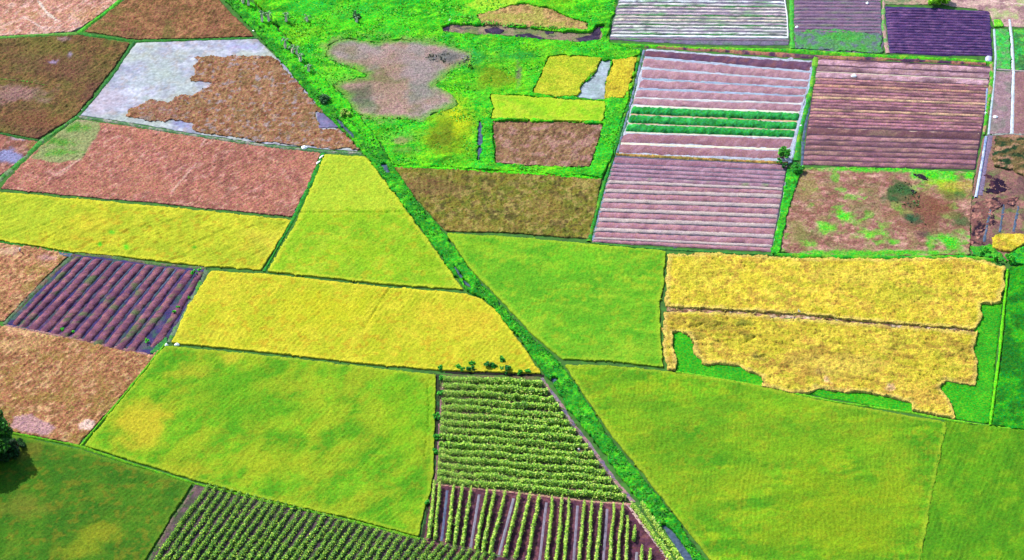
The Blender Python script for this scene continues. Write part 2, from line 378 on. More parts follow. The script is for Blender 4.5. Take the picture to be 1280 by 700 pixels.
# wet field, whitish light reflection painted into its pale colour, with a brown uncut part
tag(sheet('wet_field', [(170,53),(322,48),(345,70),(400,137),(452,190),(405,187),(330,180),(240,167),(152,152),(98,144),(118,122),(145,85)], M_PALE, (172,170,184),
  [((206,202,216),2.5,.54,.08,.8),((146,148,166),2,.55,.08,.7),((176,148,130),1.3,.62,.06,.5),((190,200,170),8,.55,.1,.5)], h=.12, amp=.02, cell=.6, seed=6,
  blots=[(200,95,40,25,(178,188,180),.6),(130,125,30,18,(200,180,190),.6),(228,156,14,5,(140,140,185),.8),(165,115,18,7,(220,215,228),.7),(300,58,25,6,(175,170,215),.6)]), kind='structure')
tag(sheet('wet_patch', [(396,141),(415,144),(428,158),(400,159)], M_PALE, (112,104,140), [((140,130,165),1.5,.5,.1,.7)], h=.30, inset=-.3, seed=7, amp=.02), kind='structure')
stuff(sheet('stubble_field', [(247,70),(340,69),(364,93),(402,137),(452,188),(405,185),(330,178),(243,165),(239,153),(215,149),(196,153),(175,149),(154,145),(165,134),(186,123),(210,127),(222,121),(226,117),(240,118),(262,104),(238,101)], M_STUB, (166,116,80),
  [((120,78,50),1.3,.54,.07,.8,ST,2),((176,158,160),1.2,.64,.05,.7),((192,142,104),1.5,.58,.06,.6),((120,105,60),5,.6,.08,.4)], h=.34, amp=.24, rag=.6, seed=8, rows=(.10,1.2,radians(80)), holes=[[(396,140),(415,143),(429,160),(400,160)]],
  blots=[(249,103,3,3,(80,60,100),.9),(258,108,8,2,(210,190,200),.7),(205,140,30,14,(160,108,88),.5)]),
  'brown stubble standing on the pale wet field, with a small dark pool', 'stubble field')
stuff(sheet('stubble_field', [(97,148),(126,153),(154,156),(240,170),(330,183),(402,191),(388,228),(366,271),(280,263),(190,253),(80,244),(0,236),(8,225),(50,182)], M_STUB, (184,116,98),
  [((216,160,140),1.8,.6,.05,.8,ST,3),((140,86,70),1.5,.5,.08,.7),((196,128,98),8,.5,.1,.5)], h=.24, amp=.2, seed=9, rows=(.10,1.2,ST),
  patches=[([(96,146),(126,152),(120,172),(102,202),(70,203),(38,198),(60,178)],(150,160,100),.9,.8)],
  blots=[(95,160,20,6,(84,150,40),.9),(78,178,26,6,(90,152,44),.9),(70,192,25,5,(98,160,50),.85),(120,150,30,4,(190,150,140),.5)],
  stripes=[([(215,240),(245,205)],.35,(228,180,160),.6),([(250,185),(262,168)],.35,(228,180,160),.6),([(70,220),(100,200)],.35,(228,180,160),.6)]),
  'large reddish stubble field with a green patch in its upper left corner', 'stubble field')
# ------------------------------------------------------------------ left: rice
RA = radians(35)
YL = [((222,210,52),2.5,.55,.08,.55),((150,172,30),5,.55,.1,.6),((190,150,30),1.6,.62,.05,.6)]
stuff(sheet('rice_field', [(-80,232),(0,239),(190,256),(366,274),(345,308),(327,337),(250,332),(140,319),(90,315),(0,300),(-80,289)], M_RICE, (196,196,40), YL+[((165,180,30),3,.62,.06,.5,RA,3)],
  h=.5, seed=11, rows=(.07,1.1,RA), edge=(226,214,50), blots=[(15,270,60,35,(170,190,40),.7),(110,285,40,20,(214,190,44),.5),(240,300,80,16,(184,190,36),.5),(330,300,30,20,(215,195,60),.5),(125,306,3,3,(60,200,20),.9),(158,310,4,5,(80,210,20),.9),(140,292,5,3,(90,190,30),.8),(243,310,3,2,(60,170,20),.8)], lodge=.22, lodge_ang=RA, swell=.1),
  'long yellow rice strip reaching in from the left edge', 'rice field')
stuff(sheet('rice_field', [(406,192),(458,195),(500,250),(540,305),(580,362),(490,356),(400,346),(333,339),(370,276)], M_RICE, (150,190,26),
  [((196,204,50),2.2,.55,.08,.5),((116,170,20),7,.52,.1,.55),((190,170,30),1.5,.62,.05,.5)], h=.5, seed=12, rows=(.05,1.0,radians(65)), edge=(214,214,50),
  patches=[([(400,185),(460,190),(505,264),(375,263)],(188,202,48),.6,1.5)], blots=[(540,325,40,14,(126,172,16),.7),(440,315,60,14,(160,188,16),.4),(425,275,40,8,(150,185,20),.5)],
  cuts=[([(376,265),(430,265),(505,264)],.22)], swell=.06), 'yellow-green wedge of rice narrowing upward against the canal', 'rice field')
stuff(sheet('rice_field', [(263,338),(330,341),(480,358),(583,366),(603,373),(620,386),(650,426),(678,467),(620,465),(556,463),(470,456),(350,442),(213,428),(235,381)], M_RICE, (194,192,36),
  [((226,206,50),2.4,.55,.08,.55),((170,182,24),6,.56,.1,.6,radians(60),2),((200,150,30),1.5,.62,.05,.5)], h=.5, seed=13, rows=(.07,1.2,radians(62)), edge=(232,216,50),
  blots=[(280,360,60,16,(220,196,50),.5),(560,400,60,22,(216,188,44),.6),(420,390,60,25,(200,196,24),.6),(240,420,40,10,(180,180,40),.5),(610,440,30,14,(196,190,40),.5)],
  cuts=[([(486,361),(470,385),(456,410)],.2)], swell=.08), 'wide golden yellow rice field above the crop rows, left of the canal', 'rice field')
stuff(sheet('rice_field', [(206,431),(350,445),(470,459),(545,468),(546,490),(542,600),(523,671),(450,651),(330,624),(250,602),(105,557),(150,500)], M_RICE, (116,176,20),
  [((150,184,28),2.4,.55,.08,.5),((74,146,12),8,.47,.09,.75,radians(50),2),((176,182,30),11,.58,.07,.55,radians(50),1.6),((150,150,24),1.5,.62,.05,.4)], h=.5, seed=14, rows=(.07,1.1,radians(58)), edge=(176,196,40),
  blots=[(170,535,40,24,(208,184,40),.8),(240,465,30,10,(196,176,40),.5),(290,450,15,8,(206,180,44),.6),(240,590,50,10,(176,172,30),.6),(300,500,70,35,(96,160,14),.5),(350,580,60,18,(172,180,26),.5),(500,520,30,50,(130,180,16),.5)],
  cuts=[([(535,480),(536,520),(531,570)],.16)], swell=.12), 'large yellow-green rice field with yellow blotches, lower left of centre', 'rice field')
stuff(sheet('rice_field', [(-80,522),(18,543),(97,560),(170,583),(242,604),(215,645),(184,698),(155,742),(-80,760)], M_RICE, (74,124,16),  # base colour darkened: vignette and shade are painted into this field
  [((104,132,24),2.4,.55,.08,.6),((48,104,12),7,.46,.1,.7),((130,120,24),1.6,.62,.05,.5)], h=.5, seed=15, rows=(.06,1.1,radians(55)), edge=(110,150,30),
  blots=[(125,665,28,14,(144,146,24),.7),(25,635,25,15,(126,126,36),.6),(110,685,25,12,(140,150,24),.6),(40,565,30,12,(116,108,30),.6),(90,690,30,10,(140,146,24),.5)], swell=.12),
  'green rice field painted darker for shade, bottom left corner under the tree', 'rice field')
TAN = [((232,182,130),2.0,.58,.07,.7,ST,1.8),((124,80,48),1.4,.54,.07,.7,ST,2.4),((150,124,50),4,.6,.07,.5)]
stuff(sheet('stubble_field', [(-80,297),(0,303),(60,311),(88,317),(60,345),(30,375),(6,402),(-80,395)], M_STUB, (198,138,96), TAN, h=.28, amp=.24, seed=16, rows=(.11,1.2,ST),
  blots=[(10,315,16,6,(240,190,160),.6),(60,323,12,5,(215,160,160),.5)]), 'tan stubble field at the left edge beside the striped dark plot', 'stubble field')
stuff(sheet('stubble_field', [(-80,400),(5,407),(80,421),(172,441),(190,443),(205,432),(150,500),(98,556),(60,549),(18,541),(-80,520)], M_STUB, (184,128,84), TAN, h=.28, amp=.26, seed=17, rows=(.12,1.3,radians(60)),
  blots=[(40,414,40,8,(235,180,130),.7),(25,430,35,10,(215,165,110),.5),(100,470,60,20,(176,124,76),.4),(140,450,30,10,(190,130,90),.4)],
  patches=[([(16,520),(40,518),(60,528),(72,535),(60,545),(30,541),(14,536)],(198,148,146),.9,.9),([(97,530),(108,525),(120,526),(114,538),(100,538)],(240,200,180),.95,.7)]),
  'tan brown stubble field with two pale bare patches at the lower left', 'stubble field')
ribbon('grass_bund', [(150,-1),(137,11),(113,28),(97,41)], 1.5, M_GRASS, (90,190,50), h=.35, seed=20)
ribbon('grass_bund', [(-60,47),(0,46),(50,43),(97,41)], 1.1, M_GRASS, (110,170,70), h=.3, seed=21)
ribbon('grass_bund', [(97,41),(168,51),(250,49),(322,47)], 1.0, M_GRASS, (60,140,50), h=.3, seed=22)
ribbon('grass_bund', [(168,51),(145,87),(118,122),(97,145)], 1.2, M_GRASS, (50,120,50), h=.3, seed=23)
ribbon('grass_bund', [(97,145),(50,177),(28,199),(0,223),(-60,262)], [1.2,1.6,1.8,1.8], M_GRASS, (70,150,55), [((150,150,120),1.5,.55,.08,.7)], h=.3, seed=24)
ribbon('grass_bund', [(-60,160),(0,166),(48,175)], .9, M_GRASS, (60,120,50), h=.25, seed=25)
ribbon('grass_bund', [(97,145),(152,153),(240,168),(330,181),(405,189),(452,191)], 1.1, M_GRASS, (96,140,90), [((190,170,160),1.5,.55,.08,.7)], h=.3, seed=26)
ribbon('grass_bund', [(404,191),(388,228),(367,272),(347,308),(330,339)], [2.0,1.8,1.1,.8,.8], M_GRASS, (46,150,40), h=.3, seed=27)
ribbon('grass_bund', [(90,317),(0,302),(-60,295)], .9, M_GRASS, (50,140,40), h=.3, seed=28)
ribbon('grass_bund', [(206,430),(150,499),(100,557)], .8, M_GRASS, (110,190,30), h=.45, seed=29)
ribbon('grass_bund', [(-60,523),(18,541),(100,557),(170,581),(245,604),(330,625),(450,653),(525,673)], .8, M_GRASS, (110,180,30), h=.4, seed=30)

# ------------------------------------------------------------------ dark plot with long beds, left
p9 = tag(sheet('ploughed_plot', [(93,317),(258,336),(238,380),(209,428),(192,444),(172,441),(80,421),(5,407)], M_SOIL, (66,56,108), [((60,110,60),2,.6,.05,.6),((120,90,110),3,.55,.1,.5)], h=.06, inset=.1, amp=.01, cell=.7, seed=40), kind='structure')  # blue-violet floor: sky reflected in the wet furrows is painted in
tops = [(x, 319+(x-94)*.125) for x in (94,104,117,130,143,156,169,182,195,208,221,234,247,257)]
bots = [(14,404),(22,407),(34,409),(47,413),(60,416),(73,419),(86,422),(99,426),(113,430),(127,433),(141,436),(154,439),(170,440),(206,425)]
for i in range(13):
    a, b, c, d = tops[i], tops[i+1], bots[i], bots[i+1]
    if i == 12: c = (184,436)
    bed(p9, (a, b), (c, d), .74, (142,86,104), [((176,112,112),1.4,.55,.07,.7),((96,56,80),1.3,.5,.07,.6),((90,120,60),3,.66,.04,.7)], h=.55, seed=400+i, zc=.3, amp=.05)
for i in (0,1,2,3,4,5,6,7,8,9):                                  # water standing in the furrows
    q = ribbon('furrow_water', [((tops[i+1][0]-1), tops[i+1][1]+2), (bots[i+1][0], bots[i+1][1]-5)], .5 if i != 1 else .8, M_WATER, (100,110,200), h=.1, z0=.05, amp=0, parent=p9, seed=450+i, zc=.1, step=2, rag=.1)
ribbon('grass_bund', [(92,318),(60,347),(30,377),(5,405)], 1.4, M_GRASS, (92,120,84), [((140,100,90),1.5,.5,.08,.7)], h=.25, seed=41)
ribbon('grass_bund', [(94,316),(140,321),(200,330),(258,335)], 1.3, M_GRASS, (120,110,90), [((80,140,50),1.5,.5,.08,.7)], h=.25, seed=42)
ribbon('grass_bund', [(258,337),(238,380),(210,428)], 1.6, M_GRASS, (110,130,100), [((70,160,40),1.5,.55,.08,.8)], h=.25, seed=43)
ribbon('dirt_path', [(5,406),(80,420),(172,440),(190,444)], 1.0, M_SOIL, (176,130,120), h=.15, seed=44)
stuff(sheet('grass_patch', [(186,440),(208,420),(212,429),(196,444)], M_GRASS, (60,140,60), h=.3, seed=45), 'small green corner patch beside two white sacks', 'grass')
tag(flat('pond_water', [(73,315),(82,316),(91,317),(88,321),(74,319)], .3, M_WATER, seed=46))

# ------------------------------------------------------------------ canal strip
CL = [(268,-42),(282,0),(327,47),(347,70),(402,137),(456,191),(501,250),(541,305),(583,363),(605,371),(652,425),(682,468),(712,512),(750,558),(792,618),(806,630),(850,697),(876,745)]
CR = [(300,-42),(312,0),(352,40),(376,70),(440,132),(476,178),(492,208),(521,250),(556,291),(584,333),(622,375),(664,420),(702,453),(758,541),(798,590),(847,650),(882,700),(912,745)]
CMID = [((a[0]+b[0])/2, (a[1]+b[1])/2) for a, b in zip(CL, CR)]
def between(k): return [(a[0]*(1-k)+b[0]*k, a[1]*(1-k)+b[1]*k) for a, b in zip(CL, CR)]
WATERS = [[(419,146),(428,150),(440,166),(447,175),(440,172),(430,163)],[(474,203),(482,203),(490,216),(484,217)],
          [(566,330),(570,333),(590,360),(585,359),(576,347)],[(689,470),(694,468),(699,474),(692,476)],[(824,650),(838,660),(870,703),(884,730),(866,730),(846,690)]]
o = flat('canal_water', between(.12)+between(.88)[::-1], .05, M_WATER, seed=50); o.name = 'water'
CG = [((34,140,14),3,.52,.08,.7),((100,214,30),1.8,.58,.07,.7),((24,100,16),1.3,.6,.06,.6)]
stuff(sheet('canal_reeds', CL+CR[::-1], M_GRASS, (50,158,26), CG, patches=[(between(.35)[:6]+CR[:6][::-1],(84,212,20),.75,1.2)], h=.75, amp=.22, swell=.45, swell_scale=2.6, rag=.35, seed=51, inset=.1, holes=WATERS), 'dense green reeds and grass filling the long diagonal canal', 'reeds')
stuff(blades('canal_grass', CL+CR[::-1], 5, .34, [(50,166,18),(84,200,30),(20,100,12),(100,200,44)], z0=.6, zv=.6, seed=52, holes=WATERS, clump=2), 'tufts of bright grass blades over the diagonal canal', 'grass')
ribbon('dirt_path', [(677,472),(697,500),(717,531),(737,556),(757,585),(774,608),(792,628)], [1.1,1.2,1.2,1.3,1.5], M_SOIL, (150,128,140), [((200,140,130),2,.5,.1,.7),((90,90,130),2,.6,.08,.7)], h=.12, seed=54)
ribbon('dirt_path', [(346,72),(380,112),(410,146)], .9, M_SOIL, (170,165,190), h=.12, seed=55)

# ------------------------------------------------------------------ marsh between the canal and the ploughed fields
MARSH = [(318,-42),(318,0),(354,40),(376,70),(440,132),(476,178),(490,206),(560,209),(640,214),(752,221),(765,195),(785,125),(800,62),(762,54),(760,45),(770,0),(776,-42)]
POND = [(410,56),(420,50),(440,47),(470,52),(500,48),(540,52),(572,60),(590,64),(588,76),(560,90),(545,105),(566,118),(574,130),(545,140),(528,152),(505,148),(470,148),(450,144),(442,138),(430,118),(415,106),(432,100),(458,94),(448,86),(424,80),(406,70)]
G1 = [(612,118),(650,119),(756,127),(758,136),(752,152),(690,150),(614,147),(617,135)]
G2 = [(615,150),(700,152),(755,154),(747,180),(738,209),(680,208),(619,204),(618,180)]
G3 = [(686,70),(720,69),(753,72),(745,88),(728,104),(722,119),(700,120),(664,117),(676,95)]
G4 = [(766,76),(797,70),(790,98),(780,123),(756,122),(758,98)]
GW = [(752,76),(766,72),(762,86),(757,104),(756,124),(740,124),(716,121),(730,104),(744,92)]
TANP = [(597,18),(612,14),(640,6),(656,4),(680,8),(705,18),(735,28),(735,38),(700,36),(680,34),(650,32),(600,30)]
STRM = [(553,33),(565,29),(600,30),(650,33),(700,38),(735,40),(745,32),(755,32),(752,50),(720,52),(690,50),(640,45),(590,43),(556,40)]
tag(sheet('marsh_ground', MARSH, M_GRASS, (60,150,16), [((40,90,20),4,.5,.1,.7)], h=.05, cell=1.2, amp=.01, inset=0, seed=60, jit=.05), kind='structure')
MG = [((24,124,12),5,.56,.06,.75,radians(12),3.2),((150,200,40),7,.62,.06,.5,radians(-15),2),((120,232,24),4,.55,.08,.8,radians(20),2.2),((34,150,10),3,.58,.06,.8,radians(20),2.6),((40,190,30),9,.55,.1,.6),((150,215,20),13,.6,.08,.5)]
MB = [(640,72,60,9,(24,150,40),.8),(470,36,60,5,(40,150,20),.6),(400,30,40,6,(50,170,20),.5),(560,14,30,6,(50,170,20),.5),(420,100,30,14,(110,214,40),.6),(700,20,40,10,(70,190,20),.5),(590,74,18,22,(24,150,40),.8),(620,98,35,14,(120,140,16),.8),(648,96,4,14,(120,100,90),.8),(565,165,34,40,(140,170,10),.9),(558,172,20,26,(104,116,8),.8),(572,150,6,30,(190,200,14),.6),
      (580,150,20,20,(200,210,16),.7),(560,120,14,14,(90,190,10),.6),(495,172,40,8,(100,190,50),.6),(500,178,18,6,(150,130,90),.75),(505,190,20,5,(110,150,60),.6),(650,40,100,6,(90,200,30),.3),
      (460,30,100,12,(100,226,16),.4),(405,130,14,14,(60,110,60),.7),(430,22,16,10,(50,170,40),.6),(460,12,10,8,(60,180,40),.5),(620,15,40,10,(160,236,40),.8),(690,88,20,20,(110,220,20),.4),(745,180,14,40,(40,190,30),.6),(600,190,10,30,(60,210,30),.5),(770,150,12,30,(50,180,40),.6)]
MH = [POND, G1, G2, G3, G4, GW, TANP, STRM, [(598,150),(603,150),(602,186),(598,200),(596,180)]]
stuff(sheet('marsh_grass', MARSH, M_GRASS, (72,196,14), MG, MB, low=(POND, 4.5, .3), patches=[(POND,(150,140,90),.55,5.0),([(585,8),(600,-6),(650,-10),(700,-6),(655,3),(612,13),(597,17)],(176,216,50),.9,1.5),([(536,150),(560,138),(590,150),(592,196),(540,198),(546,170)],(136,160,10),.5,4.0)], h=.7, amp=.16, swell=.75, swell_scale=6, rag=.4, seed=61, holes=MH, inset=.1), 'vivid green marsh grass between the canal and the ploughed fields', 'marsh grass')
stuff(blades('marsh_reeds', MARSH, 2.6, .4, [(80,215,14),(130,240,30),(50,180,20),(90,215,30),(160,220,40)], z0=.55, zv=.5, seed=62, holes=MH, clump=3), 'bright reed blades standing in the marsh grass', 'reeds')
stuff(sheet('dry_weeds', POND, M_STUB, (166,134,112), [((190,150,140),6,.52,.1,.7),((120,116,70),4,.58,.08,.7),((150,150,150),9,.6,.08,.5)], h=.3, amp=.16, rag=1.3, seed=63, inset=-.3, edge=(110,170,50), ew=3.5,
  blots=[(442,118,26,16,(84,96,66),.8),(560,72,30,9,(108,108,104),.8),(430,62,18,10,(140,124,84),.6),(450,135,20,8,(110,130,80),.6),(480,75,30,12,(176,140,130),.5),(520,85,25,20,(172,146,144),.5)]),
  'flat grey-brown patch of dry weeds inside the green marsh', 'weeds')
stuff(blades('pale_reeds', [(535,66),(588,64),(588,78),(560,82),(530,74)], 2.2, .5, [(90,100,70),(180,176,176),(120,116,90),(76,84,66)], z0=.4, zv=.5, seed=64, upright=1.2), 'grey and dark reeds at the upper right of the dry patch', 'reeds')
stuff(sheet('rice_field', G1, M_RICE, (168,206,30), [((190,200,50),2,.55,.08,.6),((120,190,20),4,.58,.08,.6)], h=.7, seed=65, edge=(200,214,50), inset=.1, rag=.25), 'narrow yellow-green rice strip inside the marsh, above a brown plot', 'rice field')
stuff(sheet('stubble_field', G2, M_STUB, (160,122,84), [((112,80,56),1.4,.52,.07,.8,ST,2),((190,140,126),2,.58,.07,.7)], h=.3, amp=.24, seed=66, rows=(.1,1.2,radians(70))), 'small square brown plot framed by bright grass beside the ploughed beds', 'stubble field')
stuff(sheet('rice_field', G3, M_GOLD, (190,192,40), [((214,206,50),2,.55,.08,.6),((150,180,24),4,.58,.08,.6)], h=.7, seed=67, inset=.1, rag=.3), 'small yellow rice patch left of the grey pool', 'rice field')
stuff(sheet('rice_field', G4, M_GOLD, (212,190,44), [((226,206,56),2,.55,.08,.6),((180,150,40),3,.58,.08,.6)], h=.8, seed=68, inset=.1, rag=.35, amp=.2), 'small orange-yellow rice patch right of the grey pool', 'rice field')
tag(sheet('pool', GW, M_PALE, (158,170,172), [((184,196,204),3,.5,.1,.8),((120,134,130),4,.6,.08,.6)], h=.12, amp=.01, inset=0, seed=69), kind='structure')
tag(sheet('mud_flat', [(750,60),(800,60),(797,70),(766,76),(752,72)], M_SOIL, (112,126,76), [((80,80,70),2,.5,.1,.7),((140,150,160),2,.6,.08,.6)], h=.15, amp=.04, seed=70), kind='structure')
stuff(sheet('stubble_field', TANP, M_STUB, (200,160,100), [((140,112,60),1.5,.55,.07,.8,radians(80),2.5),((176,180,70),4,.6,.08,.6)], h=.4, amp=.25, rag=.5, seed=71, inset=.1), 'tan patch of dry stalks at the top, above the muddy stream bed', 'stubble field')
tag(sheet('stream_bed', STRM, M_SOIL, (150,126,104), [((60,46,76),2.4,.56,.05,.9,0,2.5),((176,150,120),3,.6,.08,.6),((110,140,60),4,.6,.08,.6)], h=.1, amp=.04, rag=.3, seed=72, inset=0), kind='structure')
for k, q in enumerate([[(605,36),(622,34),(632,38),(625,43),(608,41)],[(640,44),(662,42),(680,48),(664,51)],[(718,48),(738,44),(748,32),(754,34),(748,50),(726,52)],[(680,38),(692,37),(692,42),(682,42)],[(553,34),(562,31),(560,39),(553,39)]]):
    tag(sheet('dark_mud', q, M_SOIL, (52,38,64), [((90,70,100),1.5,.5,.1,.6)], h=.16, amp=.05, inset=0, rag=.2, seed=73+k), kind='structure')
stuff(blades('stream_bank_grass', [(550,22),(600,20),(602,27),(700,34),(735,38),(735,43),(700,39),(600,32),(552,31)], 5, .5, [(110,220,30),(60,180,30),(150,190,60)], z0=.5, zv=.5, seed=80), 'fringe of green grass along the muddy stream at the top', 'grass')
tag(flat('ditch_water', [(597,150),(603,150),(603,186),(598,200),(596,180)], .2, M_WATER, seed=81))
stuff(sheet('weed_field', [(490,208),(600,213),(752,223),(746,260),(738,299),(640,291),(557,289),(521,250)], M_STUB, (136,124,44),
  [((110,120,36),2.5,.52,.08,.7),((176,150,84),1.6,.56,.06,.7),((84,70,36),1.4,.6,.06,.7)], h=.38, amp=.28, cuts=[([(568,214),(569,222)],.25),([(614,216),(612,232)],.25),([(580,270),(578,285)],.25),([(660,250),(655,266)],.22),([(700,240),(704,252)],.2),([(560,245),(566,256)],.2),([(630,262),(622,270)],.2)], seed=82, rows=(.1,1.4,radians(85)),
  blots=[(540,235,40,14,(130,92,60),.6),(690,260,30,20,(150,122,60),.4),(600,285,60,8,(160,130,60),.5)]), 'olive brown rough field right of the canal, below the marsh', 'weedy field')
ribbon('grass_bund', [(490,207),(560,210),(640,215),(752,222)], 1.6, M_GRASS, (90,220,20), h=.5, seed=83)

# ------------------------------------------------------------------ centre and right rice
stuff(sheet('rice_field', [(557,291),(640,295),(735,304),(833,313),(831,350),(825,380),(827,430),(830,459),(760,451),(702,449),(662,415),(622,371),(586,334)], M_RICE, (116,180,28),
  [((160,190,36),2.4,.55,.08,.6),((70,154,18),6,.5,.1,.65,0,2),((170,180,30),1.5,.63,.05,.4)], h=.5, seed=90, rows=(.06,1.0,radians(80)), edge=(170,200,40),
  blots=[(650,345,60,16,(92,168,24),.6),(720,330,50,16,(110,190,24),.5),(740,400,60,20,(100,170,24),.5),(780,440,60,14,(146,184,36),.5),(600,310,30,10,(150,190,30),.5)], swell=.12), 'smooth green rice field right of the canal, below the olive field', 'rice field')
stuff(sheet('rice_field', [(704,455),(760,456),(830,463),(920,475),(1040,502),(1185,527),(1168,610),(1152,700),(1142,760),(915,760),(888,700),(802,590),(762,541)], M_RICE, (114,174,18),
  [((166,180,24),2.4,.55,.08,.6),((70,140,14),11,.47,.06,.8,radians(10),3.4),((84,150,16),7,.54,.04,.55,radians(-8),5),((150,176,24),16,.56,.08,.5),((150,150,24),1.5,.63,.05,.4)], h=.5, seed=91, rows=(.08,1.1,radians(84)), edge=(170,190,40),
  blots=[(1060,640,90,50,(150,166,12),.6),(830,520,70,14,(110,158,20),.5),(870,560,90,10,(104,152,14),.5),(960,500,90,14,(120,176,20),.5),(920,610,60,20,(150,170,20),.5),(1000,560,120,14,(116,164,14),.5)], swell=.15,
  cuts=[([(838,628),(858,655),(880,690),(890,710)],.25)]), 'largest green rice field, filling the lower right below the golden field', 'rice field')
stuff(sheet('rice_field', [(1180,526),(1280,538),(1360,546),(1360,760),(1136,760),(1146,700),(1162,610)], M_RICE, (96,156,14),
  [((130,166,20),2.4,.55,.08,.6),((64,128,10),6,.5,.1,.6,radians(75),2)], h=.42, seed=92, rows=(.08,1.2,radians(70)), inset=.05, swell=.1), 'darker green rice field in the bottom right corner', 'rice field')
stuff(sheet('short_grass', [(838,408),(900,400),(1180,390),(1226,376),(1254,372),(1246,440),(1237,531),(1192,524),(1139,516),(953,483),(845,465)], M_GRASS, (60,168,14),
  [((86,186,22),3,.55,.1,.6),((46,150,20),5,.58,.08,.6)], h=.08, amp=.04, seed=93, inset=.1, cell=.6), 'low bright green regrowth showing around the edge of the golden field', 'grass')
ribbon('grass_bund', [(845,464),(953,482),(1040,501),(1139,515),(1190,525),(1237,532),(1300,540)], .7, M_GRASS, (130,210,40), h=.3, seed=94)
GOLD_L = [((244,214,78),1.8,.54,.07,.7),((176,172,40),3,.57,.07,.7,radians(-20),1.8),((196,146,60),1.5,.58,.05,.7),((206,190,40),9,.52,.1,.5)]
stuff(sheet('golden_rice', [(834,317),(900,316),(1000,322),(1100,323),(1200,321),(1230,325),(1258,333),(1256,355),(1250,377),(1228,379),(1227,400),(1218,411),(1100,402),(1000,392),(831,382)], M_GOLD, (236,204,62), GOLD_L,
  h=.8, amp=.24, seed=95, rows=(.08,1.2,radians(5)), edge=(240,206,110), lodge=.22, lodge_ang=radians(-20), rag=.35, swell=.15, swell_scale=3, inset=.15, blots=[(928,321,5,4,(130,90,60),.9),(1000,322,4,3,(140,90,70),.8),(870,345,40,20,(206,196,50),.5),(1060,345,60,12,(226,200,70),.5),(1130,370,30,14,(180,180,40),.6),(950,350,40,14,(214,200,44),.5)]),
  'upper strip of the golden ripe rice field, above the broken furrow', 'rice field')
stuff(sheet('golden_rice', [(829,387),(900,390),(1000,398),(1120,407),(1217,415),(1223,412),(1218,437),(1224,452),(1219,480),(1198,478),(1183,475),(1175,483),(1189,502),(1195,522),(1165,518),(1139,512),(1139,503),(1110,494),(1087,490),(1040,487),(1020,484),(1011,490),(990,490),(953,481),(952,470),(937,464),(925,457),(914,456),(900,454),(883,454),(872,446),(867,437),(866,425),(861,417),(850,413),(842,415),(841,430),(846,450),(846,463),(833,460),(829,440),(829,420)], M_GOLD, (232,200,68),
  GOLD_L+[((160,120,50),5,.6,.04,.6,radians(-15),2.5)], h=.8, amp=.27, cuts=[([(862,408),(882,403)],.22),([(884,410),(903,404)],.28),([(915,408),(938,405)],.25),([(870,425),(892,417)],.2),([(896,426),(916,425)],.2),([(928,429),(944,420)],.2),([(946,446),(956,444)],.35),([(1026,462),(1030,476)],.3)], seed=96, rows=(.10,1.4,radians(-12)), edge=(240,206,110), rag=.35, swell=.2, swell_scale=3, inset=.12, lodge=.5, lodge_ang=radians(-15),
  blots=[(890,405,30,8,(150,140,44),.6),(928,407,12,4,(110,120,40),.7),(935,422,14,4,(120,120,40),.7),(870,422,14,5,(140,120,50),.6),(950,448,10,5,(110,110,50),.7),(1034,478,5,5,(240,190,140),.9),(1112,487,5,6,(240,190,150),.8),(1027,466,8,8,(150,110,70),.7),(1150,500,30,16,(216,170,70),.7),(1050,460,60,16,(226,196,80),.5)]),
  'lower ragged-edged part of the golden ripe rice field, below the broken furrow', 'rice field')
tag(sheet('bare_furrow', [(833,381),(1000,390),(1218,410),(1218,417),(1000,399),(833,389)], M_SOIL, (206,160,120), [((120,90,50),1.3,.52,.06,.9),((236,206,176),2,.58,.08,.8)], h=.14, amp=.05, seed=97, inset=0), kind='structure')
stuff(blades('furrow_weeds', [(833,381),(1000,390),(1218,410),(1218,415),(1000,397),(833,387)], 1.8, .45, [(120,130,50),(150,140,60),(200,180,80)], z0=.4, zv=.4, seed=98, inset=0), 'broken line of weeds along the furrow in the golden field', 'weeds')
stuff(sheet('rice_field', [(1262,334),(1280,331),(1370,338),(1370,548),(1239,532),(1252,440)], M_GRASS, (38,150,4), [((70,180,8),3,.55,.08,.6),((14,100,8),4,.52,.08,.7)], h=.5, seed=99, amp=.2, swell=.15), 'deep green strip of young rice at the right edge', 'rice field')
ribbon('grass_bund', [(1260,336),(1250,440),(1238,531)], .9, M_GRASS, (110,210,20), h=.65, seed=100)

# ------------------------------------------------------------------ ploughed fields, upper right
PK = [((196,150,160),1.3,.56,.07,.6),((146,96,112),1.1,.52,.07,.55)]
f4 = tag(sheet('ploughed_field', [(808,61),(1016,76),(1008,120),(990,203),(773,193),(790,130)], M_SOIL, (196,196,206), [((150,160,180),2,.55,.1,.5)], h=.06, inset=0, amp=.01, cell=.8, seed=110), kind='structure')
LF = [(806.5,62),(805,71),(803,84.5),(801.5,98),(797.5,110.5),(793,122),(790.5,132),(787.5,142.5),(784.5,154),(781,165),(775,179),(773,192)]
RT = [(1015,76),(1014,90),(1011,101),(1008.5,110),(1006,120),(1002.5,129.5),(1000,140.5),(997,151.5),(994,162.5),(991.5,172),(987,187),(981,199)]
FC = [None,(176,190,206),(190,196,206),(150,176,196),(160,180,200),(226,220,210),(240,234,206),(224,184,140),(226,196,160),(240,232,206),(238,228,196),None]  # bluish-white furrows have water's reflection painted in; cream ones are dry straw
